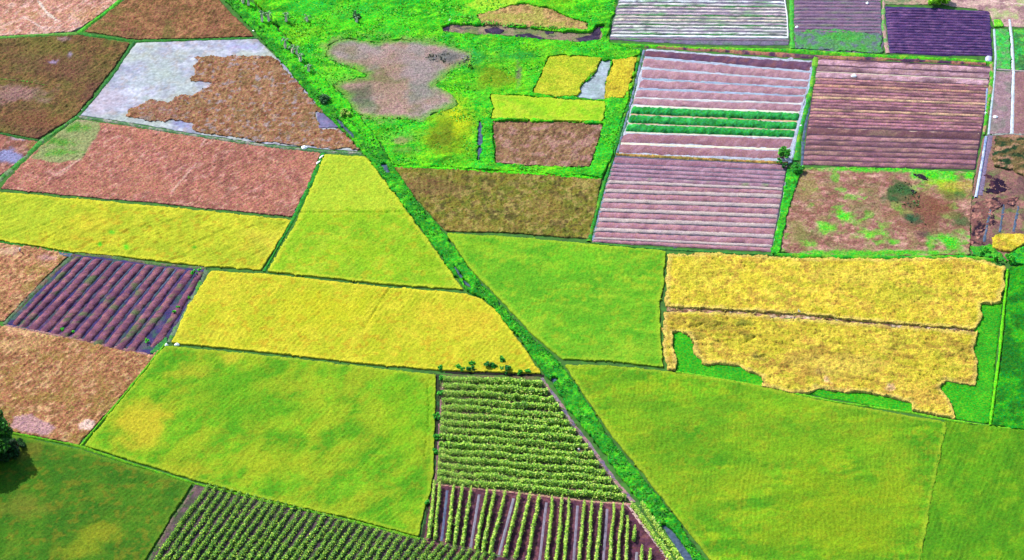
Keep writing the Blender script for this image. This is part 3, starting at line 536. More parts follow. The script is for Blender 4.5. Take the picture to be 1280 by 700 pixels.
for i in range(11):
    a, b, c, d = LF[i], LF[i+1], RT[i], RT[i+1]
    if i in (6, 7, 8):
        bed(f4, (a, b), (c, d), .76, (40,160,64), [((70,190,90),1.1,.52,.07,.7),((20,110,50),1.1,.58,.06,.7)], h=.75, seed=500+i, name='vegetable_bed', mat=M_GRASS, amp=.09, step=.5, zc=.35, jit=.2)
    else:
        bed(f4, (a, b), (c, d), .78, (118,82,106) if i == 0 else (186,140,144) if i < 9 else (164,114,116), PK if i else [((150,90,80),1.5,.5,.1,.6),((80,52,84),1.5,.5,.1,.6)], h=.3, seed=500+i)
    if FC[i+1]: ribbon('furrow', [(b[0]+1, b[1]), (d[0]-1, d[1])], .95 if i in (5,6,9,10-1) else .7, M_PALE, FC[i+1], [((150,165,180),2.5,.6,.08,.5)] if i < 5 else (), h=.11, z0=.05, amp=.01, parent=f4, seed=520+i, zc=.1, step=2, rag=.15)
f5 = tag(sheet('ploughed_field', [(765,194),(985,203),(975,260),(964,315),(740,302),(752,240)], M_SOIL, (104,98,116), [((80,90,100),2,.55,.1,.5)], h=.06, inset=0, amp=.01, cell=.8, seed=111), kind='structure')  # dark slab colour paints the shade line below each bed
LF = [(768,195),(766,204.5),(764,209.5),(762.5,214.5),(761,219.5),(758.5,225),(755.5,236),(752.5,248),(750,260),(747,272),(744.5,284.5),(741.5,296.5),(740,303)]
RT = [(984,206),(982,213),(981,219.5),(980,225),(979.5,230),(978,235),(977,243),(974.5,255.5),(972,268),(970,280),(967.5,293),(965,306),(963.5,315)]
for i in range(12):
    a, b, c, d = LF[i], LF[i+1], RT[i], RT[i+1]
    big = i > 4
    lay = PK+([((110,150,80),3,.6,.05,.6)] if i == 4 else [])
    if big:   # pale level path along the upper side, bed below it
        m1 = (a[0]*.62+b[0]*.38, a[1]*.62+b[1]*.38); m2 = (c[0]*.62+d[0]*.38, c[1]*.62+d[1]*.38)
        bed(f5, (a, m1), (c, m2), .95, (204,180,170), [((186,160,166),1.6,.55,.1,.6)], h=.3, seed=540+i, name='bed_shoulder', top=.9)
        bed(f5, (m1, b), (m2, d), .86, (192,134,138), lay, h=.34, seed=560+i)
    else: bed(f5, (a, b), (c, d), .8, (166,118,132) if i == 0 else (180,138,152), lay, h=.3, seed=560+i)
stuff(ribbon('dry_grass_strip', [(770,192),(880,198),(985,203)], 1.1, M_STUB, (206,160,84), [((120,110,50),1.5,.55,.08,.7)], h=.4, seed=112, kind=None), 'thin strip of orange dry grass between two ploughed fields', 'dry grass')
pal_lift = 1.25
f6 = tag(sheet('ploughed_field', [(1022,72),(1100,76),(1239,83),(1231,150),(1219,212),(1100,209),(1003,206),(1012,140)], M_SOIL, (92,66,80), h=.06, inset=0, amp=.01, cell=.8, seed=113), kind='structure')
def lr(t): return (1022+(1012-1022)*t*1.9 if t < .53 else 1012-(t-.53)/.47*9, 73+t*133), (1239-t*20 if t < .5 else 1229-(t-.5)*22, 83.5+t*128)
ts = [0,.06,.12,.18]+[.205+.0287*k for k in range(16)]+[.665+.048*k for k in range(1,8)]
pal = [(176,134,142),(160,122,132),(180,140,148)]+[(166,112,110),(150,100,106),(180,130,108),(160,106,110),(144,94,104),(174,122,116),(190,152,120),(154,100,108),(164,112,116),(140,92,102),(186,146,116),(158,104,112),(170,122,110),(148,96,106),(164,108,116),(154,102,110)]+[(96,62,66),(150,104,106),(122,84,92),(146,98,102),(128,86,92),(146,98,104),(140,92,100),(148,98,108)]
for i in range(len(ts)-1):
    (a, c), (b, d) = lr(ts[i]), lr(ts[i+1])
    bed(f6, (a, b), (c, d), .78, tuple(min(255, q*pal_lift) for q in pal[i % len(pal)]), [((180,130,110),1.2,.58,.06,.5),((100,64,74),1.2,.52,.07,.5),((186,160,120),9,.64,.05,.25,0,4),((90,60,70),7,.62,.06,.6,0,3)], h=.26 if i > 18 else .22, seed=600+i, step=1.2)
for t, cc in ((.125,(236,214,186)),(.19,(190,184,120)),(.655,(232,196,170)),(.42,(196,170,100))):
    (a, c) = lr(t); ribbon('furrow', [(a[0]+1,a[1]),(c[0]-2,c[1])], .5, M_PALE, cc, h=.2, z0=.05, amp=.01, parent=f6, seed=640+int(t*100), zc=.1, step=2, rag=.3)
f1 = tag(sheet('mulched_field', [(782,-42),(773,0),(761,50),(880,56),(986,57),(986,45),(982,0),(976,-42)], M_SOIL, (124,112,134), [((90,130,90),2.5,.55,.08,.6)], h=.06, inset=0, amp=.01, cell=.8, seed=114), kind='structure')
ys = [49.5-3.95*k for k in range(24)]
for i, y0 in enumerate(ys[:-1]):
    xl = 762+(50-y0)*.25; xr = 986-(50-y0)*.07
    white = [(240,230,222),(255,255,252),(240,232,226),(226,216,210),(250,244,226),(220,200,204),(240,222,196),(226,210,192),(214,186,192),(244,226,212),(230,204,200)][i % 11]
    if i == 0: white = (150,124,140)
    lay = [((110,170,100),6,.6,.05,.8,0,3),((150,120,140),2,.56,.06,.6)] if i != 1 else ()
    bed(f1, ((xl, y0-3.2), (xl-.7, y0+.4)), ((xr, y0-.8), (xr, y0+2.6)), .6, white, lay, h=.25, seed=660+i, name='mulched_bed', mat=M_PALE if i % 2 else M_SOIL, step=1.1, jit=.16)
    if i % 3 == 2: bed(f1, ((xl, y0-.2), (xl-.4, y0+1.3)), ((xr, y0+2.2), (xr, y0+3.6)), .8, (90,160,90), [((130,120,130),3,.5,.06,.8,0,3)], h=.3, seed=690+i, name='seedling_row', mat=M_GRASS, step=1.1, jit=.2)
ribbon('plastic_sheet', [(979,-40),(981,0),(984,20),(985,46)], .5, M_PALE, (240,240,236), h=.2, parent=f1, seed=115, amp=.03)
f2 = tag(sheet('ploughed_field', [(988,-42),(990,0),(992,63),(1050,66),(1105,68),(1101,0),(1099,-42)], M_SOIL, (128,104,130), [((90,110,110),2.5,.55,.08,.6)], h=.06, inset=.2, amp=.01, cell=.8, seed=116), kind='structure')
for i in range(20):
    y0 = 41-4.0*i
    bed(f2, ((991, y0-3.6), (991, y0+.1)), ((1101, y0-3), (1101, y0+.8)), .7, (146,112,136) if i % 2 else (160,122,138), [((104,140,90),6,.62,.05,.5,0,2),((116,86,120),1.2,.5,.07,.5)], h=.25, seed=700+i, step=1.2)
stuff(sheet('young_crop', [(991,38),(1045,36),(1102,42),(1104,67),(1050,64),(993,61)], M_GRASS, (88,146,84), [((110,110,130),1.6,.56,.06,.8),((70,170,50),3,.56,.08,.7)], h=.3, amp=.15, rag=.5, seed=117), 'faint green young crop along the lower half of a ploughed field', 'crop')
f3 = tag(sheet('ploughed_field', [(1106,8),(1170,10),(1237,15),(1241,70),(1180,70),(1111,66)], M_SOIL, (66,46,104), h=.06, inset=.1, amp=.01, cell=.8, seed=118), kind='structure')
for i in range(17):
    y0 = 10+3.35*i
    bed(f3, ((1107+i*.25, y0-.2), (1107+i*.25, y0+3.2)), ((1237+i*.15, y0+3.4), (1237+i*.15, y0+6.6)), .74, (116,76,124) if i % 2 else (100,66,118), [((150,106,146),1.1,.58,.06,.6),((50,36,84),1.1,.5,.07,.6)], h=.28, seed=730+i, step=1.1)
# verges, ditches and tracks round them
VG = [((40,150,40),2,.5,.08,.7),((150,190,50),3,.6,.06,.6)]
ribbon('grass_bund', [(776,-40),(768,0),(758,50)], 1.6, M_GRASS, (60,160,50), VG, h=.4, seed=120)
ribbon('grass_bund', [(757,54),(880,60),(985,62),(1110,70),(1180,73),(1240,77)], [1.8,1.6,2.0,2.4,2.2,1.8], M_GRASS, (100,200,30), VG, h=.4, seed=121)
ribbon('earth_bank', [(806,58),(900,63),(1016,71),(1110,74),(1232,80)], [1.2,2.0,2.2,1.4,1.4], M_SOIL, (176,116,92), [((74,46,86),2,.5,.06,.9),((190,150,90),3,.6,.06,.6)], h=.35, seed=122, zc=.1)
ribbon('grass_bund', [(801,60),(786,125),(766,195),(752,240),(736,301)], 1.3, M_GRASS, (46,150,40), VG, h=.45, seed=123)
ribbon('dirt_path', [(805,62),(789,125),(770,195),(756,240),(741,301)], .9, M_SOIL, (140,150,176), [((70,130,70),2,.55,.06,.7)], h=.14, seed=124)
stuff(sheet('verge_grass', [(757,128),(784,124),(774,160),(763,193),(752,221),(740,216),(748,184),(757,152)], M_GRASS, (46,190,26), [((90,214,30),2,.55,.08,.7),((24,140,20),2,.56,.07,.7)], h=.6, amp=.25, seed=125, inset=0, swell=.2), 'broad green verge left of the ploughed beds', 'grass')
ribbon('grass_bund', [(1020,71),(1016,100),(1008,135),(999,170),(996,200)], [1.5,1.8,1.6,1.4,1.8], M_GRASS, (60,170,50), VG, h=.4, seed=126)
ribbon('ditch', [(1014,84),(1010,120),(1000,150),(993,180),(990,197)], .9, M_PALE, (176,190,206), h=.14, seed=127)
ribbon('ditch', [(1012,134),(1008,150),(1004,175),(1003,205),(994,222)], .9, M_WATER, (130,150,190), h=.13, seed=128)
stuff(sheet('verge_grass', [(984,212),(1000,206),(1000,220),(990,245),(982,275),(974,315),(964,316),(972,280),(980,240)], M_GRASS, (50,180,30), [((100,210,40),2,.55,.08,.7),((24,120,30),2,.56,.07,.7)], h=.6, amp=.25, seed=129, inset=0, swell=.2), 'narrow green verge between the ploughed beds and the rough brown ground', 'grass')
ribbon('ditch', [(985,214),(977,262),(966,312)], .6, M_PALE, (180,180,186), h=.13, seed=130)
ribbon('grass_bund', [(1105,0),(1104,30),(1110,66)], [1,1.2,1.4], M_SOIL, (190,150,140), [((70,180,60),2,.55,.06,.8)], h=.25, seed=131)
ribbon('grass_bund', [(988,-40),(990,0),(990,30),(991,60)], 1.4, M_GRASS, (80,180,60), h=.35, seed=132)
# rough ground right of centre
ROUGH = [(1002,210),(1060,209),(1140,211),(1218,215),(1214,250),(1212,318),(1100,321),(1000,318),(970,314),(980,280),(992,240)]
RB = [(1075,212,90,4,(80,200,30),.9),(1180,220,44,9,(70,210,16),.95),(1150,213,30,5,(90,210,40),.8),(1172,229,14,8,(150,214,20),.8),(1188,236,20,9,(150,160,40),.8),(1190,246,16,7,(96,110,30),.7),(1198,243,8,8,(60,110,50),.7),
      (1150,258,44,30,(150,100,76),.6),(1126,238,15,11,(60,100,50),.95),(1116,250,12,6,(56,96,50),.9),(1160,280,30,12,(130,84,66),.7),(1140,257,12,6,(96,96,60),.8),(1170,262,22,14,(130,80,56),.8),(1142,275,10,7,(40,96,60),.9),(1200,278,12,6,(80,110,60),.7),(1155,293,12,5,(110,84,76),.8),(1188,303,24,11,(70,206,20),.95),
      (1055,270,14,6,(90,220,20),.85),(1032,284,16,9,(90,214,20),.85),(1088,294,18,5,(110,210,30),.8),(1118,303,8,4,(90,200,30),.7),(1010,235,14,20,(150,140,70),.6),(1000,290,14,20,(130,140,60),.6),(1100,317,130,4,(80,196,24),.9),(1012,306,10,5,(110,200,40),.7),(1195,232,24,6,(190,176,50),.6)]
stuff(sheet('rough_ground', ROUGH, M_STUB, (190,136,118), [((222,174,150),3,.56,.08,.6,radians(-10),3),((140,88,70),2.6,.52,.08,.8,radians(-20),2),((110,110,60),3.5,.6,.07,.6),((150,98,84),2.2,.56,.06,.7,radians(-10),2.6),((110,180,50),4,.66,.04,.7),((160,140,90),3,.62,.06,.5)], RB, [([(1108,236),(1118,228),(1132,229),(1142,236),(1146,246),(1140,254),(1122,253),(1109,248)],(52,92,44),.9,1.2),([(1130,270),(1146,268),(1156,276),(1156,282),(1140,281)],(44,88,56),.9,.8),([(1142,240),(1170,252),(1180,275),(1166,286),(1150,272),(1136,256)],(112,74,56),.75,2.0),([(1146,290),(1160,292),(1168,300),(1152,298)],(92,64,64),.8,.8),([(1186,268),(1206,264),(1212,282),(1196,284)],(96,84,52),.7,1.2)], h=.25, amp=.14, seed=133, swell=.15, inset=0, rag=.2),
  'rough pinkish-brown ground with green blotches between ploughed beds and golden rice', 'rough ground')
stuff(blades('scrub', [(1112,232),(1135,228),(1150,240),(1150,260),(1128,262),(1112,252)], 1.2, .55, [(50,100,40),(80,140,50),(30,76,40),(110,120,60)], z0=.3, zv=.5, seed=134, clump=3), 'dark green scrub in the middle of the rough brown ground', 'scrub')
stuff(blades('scrub', [(1132,268),(1155,270),(1160,282),(1140,284)], 1.6, .55, [(30,90,50),(50,110,60),(24,60,44)], z0=.3, zv=.4, seed=135, clump=3), 'small blue-green scrub low in the rough brown ground', 'scrub')
for q, s_ in (([(1141,217),(1152,218),(1160,222),(1160,226),(1146,222)],136),([(1139,236),(1147,240),(1144,243),(1139,240)],137)):
    tag(sheet('dark_mud', q, M_SOIL, (40,28,46), h=.3, amp=.06, inset=0, rag=.15, seed=s_), kind='structure')
ribbon('grass_bund', [(968,317),(1050,320),(1140,321),(1200,320),(1246,324)], 1.7, M_GRASS, (70,196,24), VG, h=.5, seed=138)
ribbon('grass_bund', [(740,303),(800,309),(900,315),(966,318)], .7, M_GRASS, (70,150,60), h=.3, seed=139)
# far right: green plots, white paths, concrete channel, dark scrub
tag(sheet('bare_plot', [(1241,88),(1266,89),(1264,166),(1235,168)], M_SOIL, (158,124,130), [((186,150,150),1.5,.55,.08,.6),((120,130,110),3,.56,.08,.5)], h=.15, amp=.05, seed=140), kind='structure')
tag(sheet('bare_plot', [(1268,89),(1370,92),(1370,172),(1266,168)], M_SOIL, (150,104,104), [((176,130,120),1.5,.55,.08,.6)], h=.15, amp=.05, seed=141), kind='structure')
stuff(sheet('vegetable_plot', [(1244,36),(1262,36),(1265,87),(1245,86)], M_GRASS, (70,180,70), [((130,140,110),1.6,.56,.07,.7),((50,210,60),2,.56,.07,.7)], h=.3, amp=.15, seed=142), 'narrow green vegetable plot between two white paths at upper right', 'vegetable plot')
stuff(sheet('vegetable_plot', [(1266,36),(1370,38),(1370,91),(1269,88)], M_GRASS, (50,170,70), [((110,200,60),1.6,.56,.07,.7),((60,90,60),2,.56,.07,.7)], h=.3, amp=.15, seed=143), 'green vegetable plot at the upper right edge', 'vegetable plot')
stuff(sheet('vegetable_plot', [(1241,24),(1252,23),(1256,33),(1242,34)], M_GRASS, (120,210,50), h=.4, amp=.15, seed=144), 'tiny bright green plot beside the top of the white path', 'vegetable plot')
ribbon('concrete_path', [(1262,24),(1265,50),(1267,90),(1265,167)], [.9,1.1,1.1,1.4], M_PALE, (216,222,226), h=.3, amp=.01, rag=.05, seed=145)
ribbon('concrete_path', [(1243,36),(1245,70),(1242,110),(1236,168)], .8, M_PALE, (190,204,210), h=.3, amp=.01, rag=.05, seed=146)
ribbon('concrete_path', [(1246,86),(1300,90)], .5, M_PALE, (210,190,180), h=.33, amp=.01, rag=.05, seed=147)
ribbon('dirt_path', [(1240,168),(1262,167),(1300,169)], .8, M_PALE, (170,170,160), h=.2, seed=148)
tag(sheet('bare_soil', [(1210,-42),(1370,-42),(1370,36),(1262,34),(1242,32),(1236,14),(1190,8),(1160,2)], M_SOIL, (196,150,144), [((170,190,110),4,.58,.07,.7),((140,100,104),3,.56,.07,.7),((226,190,170),3,.6,.06,.6)], h=.15, amp=.06, seed=149), kind='structure')
tag(sheet('bare_soil', [(1098,-42),(1170,-42),(1170,6),(1106,6)], M_SOIL, (190,156,130), [((70,130,70),3,.5,.07,.7)], h=.15, amp=.06, seed=150), kind='structure')
ribbon('dirt_track', [(1238,1),(1262,4),(1300,7)], 1.0, M_PALE, (236,200,184), h=.2, seed=151)
ribbon('grass_bund', [(1240,77),(1240,100),(1234,140),(1230,168)], [1.2,1.8,1.4,1.0], M_GRASS, (80,180,40), [((190,130,110),1.5,.56,.06,.8)], h=.35, seed=152)
ribbon('ditch', [(1234,110),(1232,145)], .7, M_PALE, (150,170,200), h=.2, seed=153)
tag(flat('pool', [(1231,69),(1240,70),(1240,77),(1232,76)], .45, M_PALE, (206,206,230), seed=154))
DS = [(1231,170),(1262,168),(1370,172),(1370,262),(1262,252),(1222,250),(1224,220)]
tag(sheet('rough_ground', [(1238,170),(1262,168),(1370,172),(1370,340),(1250,325),(1214,318),(1214,250),(1226,242)], M_SOIL, (164,116,100), [((70,50,60),3,.56,.07,.7),((100,140,56),3,.6,.07,.6),((140,100,90),2,.5,.08,.6)], h=.12, amp=.06, seed=155, inset=0), kind='structure')
stuff(sheet('dark_scrub', [(1243,172),(1270,170),(1370,174),(1370,250),(1300,232),(1262,212),(1242,208)], M_GRASS, (120,100,60), [((26,66,36),3,.5,.05,.95,0,2),((190,140,110),2.5,.6,.05,.8,0,2)], h=.6, amp=.3, swell=.4, swell_scale=3, seed=156, rag=.6), 'dark green and brown scrub right of the concrete channel', 'scrub')
stuff(sheet('burnt_weeds', [(1232,220),(1246,222),(1262,230),(1252,246),(1232,242)], M_GRASS, (40,20,46), [((90,50,60),2,.56,.06,.7)], h=.16, amp=.1, seed=157, rag=1.1), 'black burnt weeds beside the lower end of the concrete channel', 'weeds')
stuff(sheet('burnt_weeds', [(1217,250),(1250,246),(1272,246),(1272,256),(1244,262),(1244,278),(1229,282),(1228,304),(1213,306),(1213,275)], M_GRASS, (130,84,76), [((40,22,44),1.6,.52,.05,.95),((206,140,120),1.6,.6,.05,.8)], h=.18, amp=.14, seed=158, rag=.9), 'reddish brown and black rubble of weeds above the golden field corner', 'weeds')
ribbon('channel_bank', [(1238,169),(1233,200),(1225,244)], 1.8, M_SOIL, (140,120,146), h=.2, seed=159, amp=.03)
ribbon('concrete_channel', [(1233,170),(1229,195),(1222,236),(1220,246)], 1.0, M_PALE, (206,214,236), [((100,120,190),2,.6,.06,.8)], h=.5, seed=160, amp=.01, rag=.03)
ribbon('dirt_path', [(1231,172),(1224,205),(1216,245)], 1.0, M_SOIL, (150,110,96), h=.2, seed=161)
for k, (a, b) in enumerate((((1238,262),(1230,302)),((1255,256),(1250,290)),((1273,258),(1267,290)))):
    ribbon('ditch', [a, b], 1.0, M_WATER, (100,90,150), h=.2, seed=162+k)
stuff(sheet('golden_rice', [(1240,300),(1244,293),(1252,291),(1275,292),(1300,296),(1300,300),(1280,304),(1264,314),(1252,312),(1241,308)], M_GOLD, (226,196,50), GOLD_L[:3], h=.8, amp=.2, seed=166, inset=.1), 'small golden rice patch at the right edge above the green hedge', 'rice field')
stuff(sheet('green_corner', [(1213,308),(1240,306),(1252,316),(1262,330),(1246,322),(1214,319)], M_GRASS, (50,150,40), [((90,190,40),2,.55,.07,.7)], h=.4, amp=.25, seed=167, rag=.4), 'low green weeds at the upper right corner of the golden field', 'weeds')
stuff(sheet('green_corner', [(1258,318),(1282,306),(1370,300),(1370,336),(1284,330),(1262,330)], M_GRASS, (50,180,30), [((90,210,30),2,.55,.07,.7),((20,110,30),2,.58,.07,.7)], h=.5, amp=.3, seed=168, rag=.2), 'lush green weeds at the right edge below the small golden patch', 'weeds')

# ------------------------------------------------------------------ crop rows
BCOL = [(140,180,50),(176,210,70),(214,230,110),(90,140,46),(80,120,50),(150,196,60)]
def crop_row(name, A, B, label, group, h=1.7, wd=1.0, dens=46, size=.34, cols=BCOL, seed=1, top=1):
    L = float(np.linalg.norm(B-A)); d = (B-A)/L; nrm = np.array([-d[1], d[0]]); r = np.random.default_rng(seed)
    n = int(L*dens); t = r.uniform(0, L, n); q = fbm(t, t*0+seed*3.3, 1.3, seed, 3); pl = fbm(t, t*0+seed*1.7, .9, seed+4, 2)
    hh = h*(.5+.95*q); zz = hh*r.uniform(.06, 1, n)**.75
    lean = (fbm(t, t*0+seed, 6, seed+9, 2)-.5)*1.3
    off = r.normal(0, .36, n)*wd*(.55+.9*pl)*np.sqrt(np.clip(1.15-zz/hh, .1, 1))+lean*wd*.6
    ok = (q > .12)
    pp = at(724, 565)[:2]; Q_ = A+d*t[:, None]+nrm*off[:, None]; ok &= np.linalg.norm(Q_-pp, axis=1) > 1.3
    P = np.concatenate([A+d*t[:, None]+nrm*off[:, None], zz[:, None]], 1)[ok]
    V, F, C = leaf_quads(P, size, cols, seed, .5, gain=2.4)
    # stems
    ns = int(L/1.2); ts_ = (np.arange(ns)+.5)*1.2; SV = []; SF = []
    for k, tt in enumerate(ts_):
        c = A+d*tt; b = len(V)+len(SV)
        SV += [(c[0]-.04, c[1], 0), (c[0]+.04, c[1], 0), (c[0]+.03, c[1], h*.85), (c[0]-.03, c[1], h*.85), (c[0], c[1]-.04, 0), (c[0], c[1]+.04, 0), (c[0], c[1]+.03, h*.85), (c[0], c[1]-.03, h*.85)]
        SF += [(b, b+1, b+2, b+3), (b+4, b+5, b+6, b+7)]
    if SV:
        V = np.concatenate([V, np.array(SV)]); F = np.concatenate([F, np.array(SF)]); C = np.concatenate([C, np.tile(lin((120,110,60))*KALB, (len(SV), 1))])
    c0 = np.array([A[0], A[1], 0]); o = mesh(name, V-c0, F, C, M_LEAF); o.location = c0
    return tag(o, label, 'crop row', group)

# bottom left rows
tag(sheet('crop_soil', [(244,604),(330,625),(450,655),(525,675),(660,698),(790,732),(790,760),(140,760),(184,700)], M_SOIL, (96,76,80), [((130,96,100),1.5,.55,.07,.6),((70,90,50),3,.56,.07,.6)], h=.08, amp=.03, seed=170, inset=.1), kind='structure')
ribbon('grass_bund', [(246,608),(215,650),(188,700),(165,740)], 1.0, M_GRASS, (76,110,50), [((150,110,110),2,.5,.08,.7)], h=.15, seed=171)
nrow = 0
DK = [(100,146,44),(140,180,54),(180,206,70),(66,104,40),(60,92,44),(110,156,50)]
for i in range(38):
    tx = 262+9.62*i; ty = 606.5+(tx-262)*.2634 if tx < 523 else 675.3+(tx-523)*.2
    if ty > 702: break
    sl_ = .70-.0006*(i*1.0)
    bx, by = tx-(742-ty)*sl_, 742
    crop_row('crop_row', at(tx, ty)[:2], at(bx, by)[:2], f'slanting leafy row in the bottom left plot, {ORD[i]} from its left side', 'slanting crop rows in the bottom left plot', h=1.05, wd=1.1, dens=95, seed=800+i, cols=DK, size=.3)
    nrow += 1
# middle rows across
tag(sheet('crop_soil', [(551,468),(677,471),(700,503),(740,560),(790,629),(700,622),(543,606),(549,540)], M_SOIL, (120,104,74), [((84,80,56),1.5,.52,.07,.7),((96,136,50),3,.56,.07,.6)], h=.08, amp=.03, seed=172, inset=0), kind='structure')
PR = [(478,677),(500,693),(531,713),(556,733),(585,753),(608,770),(628,788)]
NM = 15
for i in range(NM):
    t = (i+.55)/NM; yl = 470+t*136; xl = 554-t*8
    yr0 = yl+(.056+.04*t)*(640-xl); # find the right end on the ditch line
    for x in np.arange(670, 795, .5):
        y = yl+(.056+.04*t)*(x-xl)
        if x > np.interp(y, [p[0] for p in PR], [p[1] for p in PR])-3: break
    crop_row('crop_row', at(xl, yl)[:2], at(x, y)[:2], f'leafy row running across beside the canal, {ORD[i]} from the top', 'crop rows running across beside the canal', h=1.5, wd=1.6, dens=150, size=.28, seed=860+i)
# lower rows up and down
tag(sheet('crop_soil', [(541,604),(640,615),(787,632),(815,662),(850,712),(876,745),(840,760),(525,760),(530,673)], M_SOIL, (104,58,72), [((150,90,96),1.5,.58,.07,.6),((60,36,56),2,.55,.07,.6)], h=.08, amp=.03, seed=173, inset=0), kind='structure')
RW = [((543,604),(536,673)),((550.5,606),(543,674)),((567.5,607),(560,677)),((578,609),(568,680)),((589,611),(578,682)),((609,613),(596,686)),((618.5,615),(604,689)),((632,616),(612.5,692)),((650,618),(631,695)),
      ((663,618),(644,698)),((674,621),(659,700)),((690.5,622),(683,702)),((703,623),(695,702)),((712,625),(705,702)),((731,627),(723,702)),((740,628),(735,702)),((751,630),(746,702)),((767,632),(762,702)),((778,633),(772,702)),((785,647),(782,702)),((793,659),(792,676)),((802.5,685),(801,730)),((813,689),(811,730))]
TC = [(160,196,60),(200,224,90),(220,234,120),(110,156,50),(100,146,54),(176,210,70)]
for i, (a, b) in enumerate(RW):
    a = (a[0], a[1]+2); b = (b[0], b[1]+2)
    if b[1] > 700 and b[1] < 710: k = (730-a[1])/(b[1]-a[1]); b = (a[0]+(b[0]-a[0])*k, 730)
    crop_row('crop_row', at(*a)[:2], at(*b)[:2], f'tall narrow leafy row at the bottom centre, {ORD[i]} from the left', 'tall crop rows running up and down at the bottom centre', h=1.8, wd=.62, dens=95, seed=900+i, cols=TC, size=.3)
for i, (a, b) in enumerate((((790,632),(858,730)),((801,632),(870,730)))):
    crop_row('crop_row', at(*a)[:2], at(*b)[:2], ['leafy crop row along the right side of the pale path at the bottom', 'leafy crop row on the canal bank at the bottom, right of the path'][i], 'crop rows beside the pale path', h=1.6, wd=.95, dens=100, seed=940+i, cols=TC, size=.32)
for k, (a, b, cc) in enumerate((((559,613),(552,676),(96,104,136)),((599,618),(588,686),(140,134,150)),((642,623),(623,696),(146,140,154)),((683,628),(671,730),(146,134,150)),((722,632),(715,730),(140,128,146)),((759,636),(752,730),(146,132,150)),((796,690),(794,730),(150,140,150)))):
    ribbon('wet_furrow', [a, b], 1.0, M_PALE, cc, h=.13, amp=.01, seed=180+k, rag=.06, step=1)
ribbon('dirt_path', [(540,605),(640,615),(740,627),(789,630)], [.6,.7,.8,1.0], M_SOIL, (206,150,130), h=.15, seed=190)
ribbon('dirt_path', [(784,630),(800,652),(824,682),(846,712),(862,742)], [.8,1.3,1.6,1.6], M_SOIL, (196,160,164), [((226,190,170),2,.5,.08,.8)], h=.15, seed=191)
ribbon('dirt_path', [(530,673),(580,684),(640,699),(700,712)], .9, M_SOIL, (146,100,96), [((90,130,50),2,.5,.08,.7)], h=.14, seed=192)
ribbon('ditch', [(548,468),(547,540),(541,604),(530,672)], 1.7, M_SOIL, (52,56,40), [((40,110,40),2,.58,.07,.7)], h=.04, amp=.01, seed=193)
ribbon('dirt_path', [(554,472),(549,540),(545,600)], .7, M_SOIL, (150,104,110), h=.13, seed=194)
ribbon('ditch', [(556,465),(620,467),(680,470)], 1.3, M_SOIL, (44,40,36), h=.05, amp=.01, seed=195)  # dark tone paints in shade from the field edge above this ditch

# ------------------------------------------------------------------ trees, bushes, banana plants
def tube(pts, radii, seg=7):
    pts = [np.array(p, float) for p in pts]; V = []; F = []
    for i, p in enumerate(pts):
        d = pts[min(i+1, len(pts)-1)]-pts[max(i-1, 0)]; d /= np.linalg.norm(d)+1e-9
        u = np.cross(d, [0.3, .9, .2]); u /= np.linalg.norm(u); v = np.cross(d, u)
        for k in range(seg):
            a = 2*pi*k/seg; V.append(p+(u*cos(a)+v*sin(a))*radii[i])
    for i in range(len(pts)-1):
        for k in range(seg): F.append((i*seg+k, i*seg+(k+1) % seg, (i+1)*seg+(k+1) % seg, (i+1)*seg+k))
    return np.array(V), np.array(F)
def join(parts):
    V = []; F = []; n = 0
    for v, f in parts: V.append(v); F += [tuple(i+n for i in q) for q in f]; n += len(v)
    return np.concatenate(V), np.array(F)
def tree(name, base, h, rad, label, cols, cat='tree', group=None, seed=1, leaves=2600, leaf=.42, trunk_r=.22, crown_lo=.3, clumps=22):
    r = np.random.default_rng(seed); t = empty(name, (base[0], base[1], 0)); tag(t, label, cat, group)
    parts = [tube([(0,0,-.1),(.05*h*.2,0,h*.2),(.03*h,.02*h,h*.45),(0,0,h*.75)], [trunk_r, trunk_r*.8, trunk_r*.6, trunk_r*.2])]
    cl = []
    for k in range(clumps):
        a = r.uniform(0, 2*pi); e = r.uniform(crown_lo, 1); rr = rad*math.sqrt(max(0, 1-((e-.6)/.62)**2))*r.uniform(.35, .95)
        c = np.array([cos(a)*rr, sin(a)*rr, h*(.12+e*.84)]); cl.append((c, rad*r.uniform(.22, .4)))
        if k < 12: parts.append(tube([(0, 0, h*(.2+.04*k)), c*np.array([.5,.5,.85]), c], [trunk_r*.45, trunk_r*.25, .03], 5))
    V, F = join(parts); mesh('trunk', V, F, None, M_BARK, t, True)
    pts = []
    for c, cr in cl:
        n = int(leaves/clumps); d = r.normal(0, 1, (n, 3)); d /= np.linalg.norm(d, axis=1)[:, None]
        pts.append(c+d*cr*r.uniform(.45, 1.05, (n, 1))*np.array([1, 1, .8]))
    pts = np.concatenate(pts); pts[:, 2] = np.maximum(pts[:, 2], .1)
    leafcloud('crown', pts, leaf, cols, M_LEAF, t, seed, .25, 1.9 if rad < 6 else 1.5)
    return t
DG = [(30,110,20),(60,160,24),(20,80,20),(100,190,40),(40,130,30)]
tree('broadleaf_tree', at(-32, 570), 13.5, 9.4, 'large dense green tree cut off by the left edge, lower left', [(24,90,16),(50,130,24),(20,70,16),(90,170,40),(40,110,20)], seed=5, leaves=34000, leaf=.5, trunk_r=.45, clumps=60)
tree('bush', at(2, 572), 3.4, 4.2, 'dark bush added to deepen the shade beneath the large tree at the left edge', [(20,70,20),(30,90,26),(14,50,18)], 'bush', seed=6, leaves=3600, leaf=.45, trunk_r=.06, clumps=20)  # made-up bush: dark foliage stands in for deep shade under the tree
tree('bush', at(22, 560), 1.8, 2.0, 'low dark bush added to deepen shade at the right foot of the large tree', [(20,70,20),(30,90,26),(14,50,18)], 'bush', seed=61, leaves=900, leaf=.4, trunk_r=.05, clumps=10)  # another added bush, coloured dark to strengthen the tree's shade
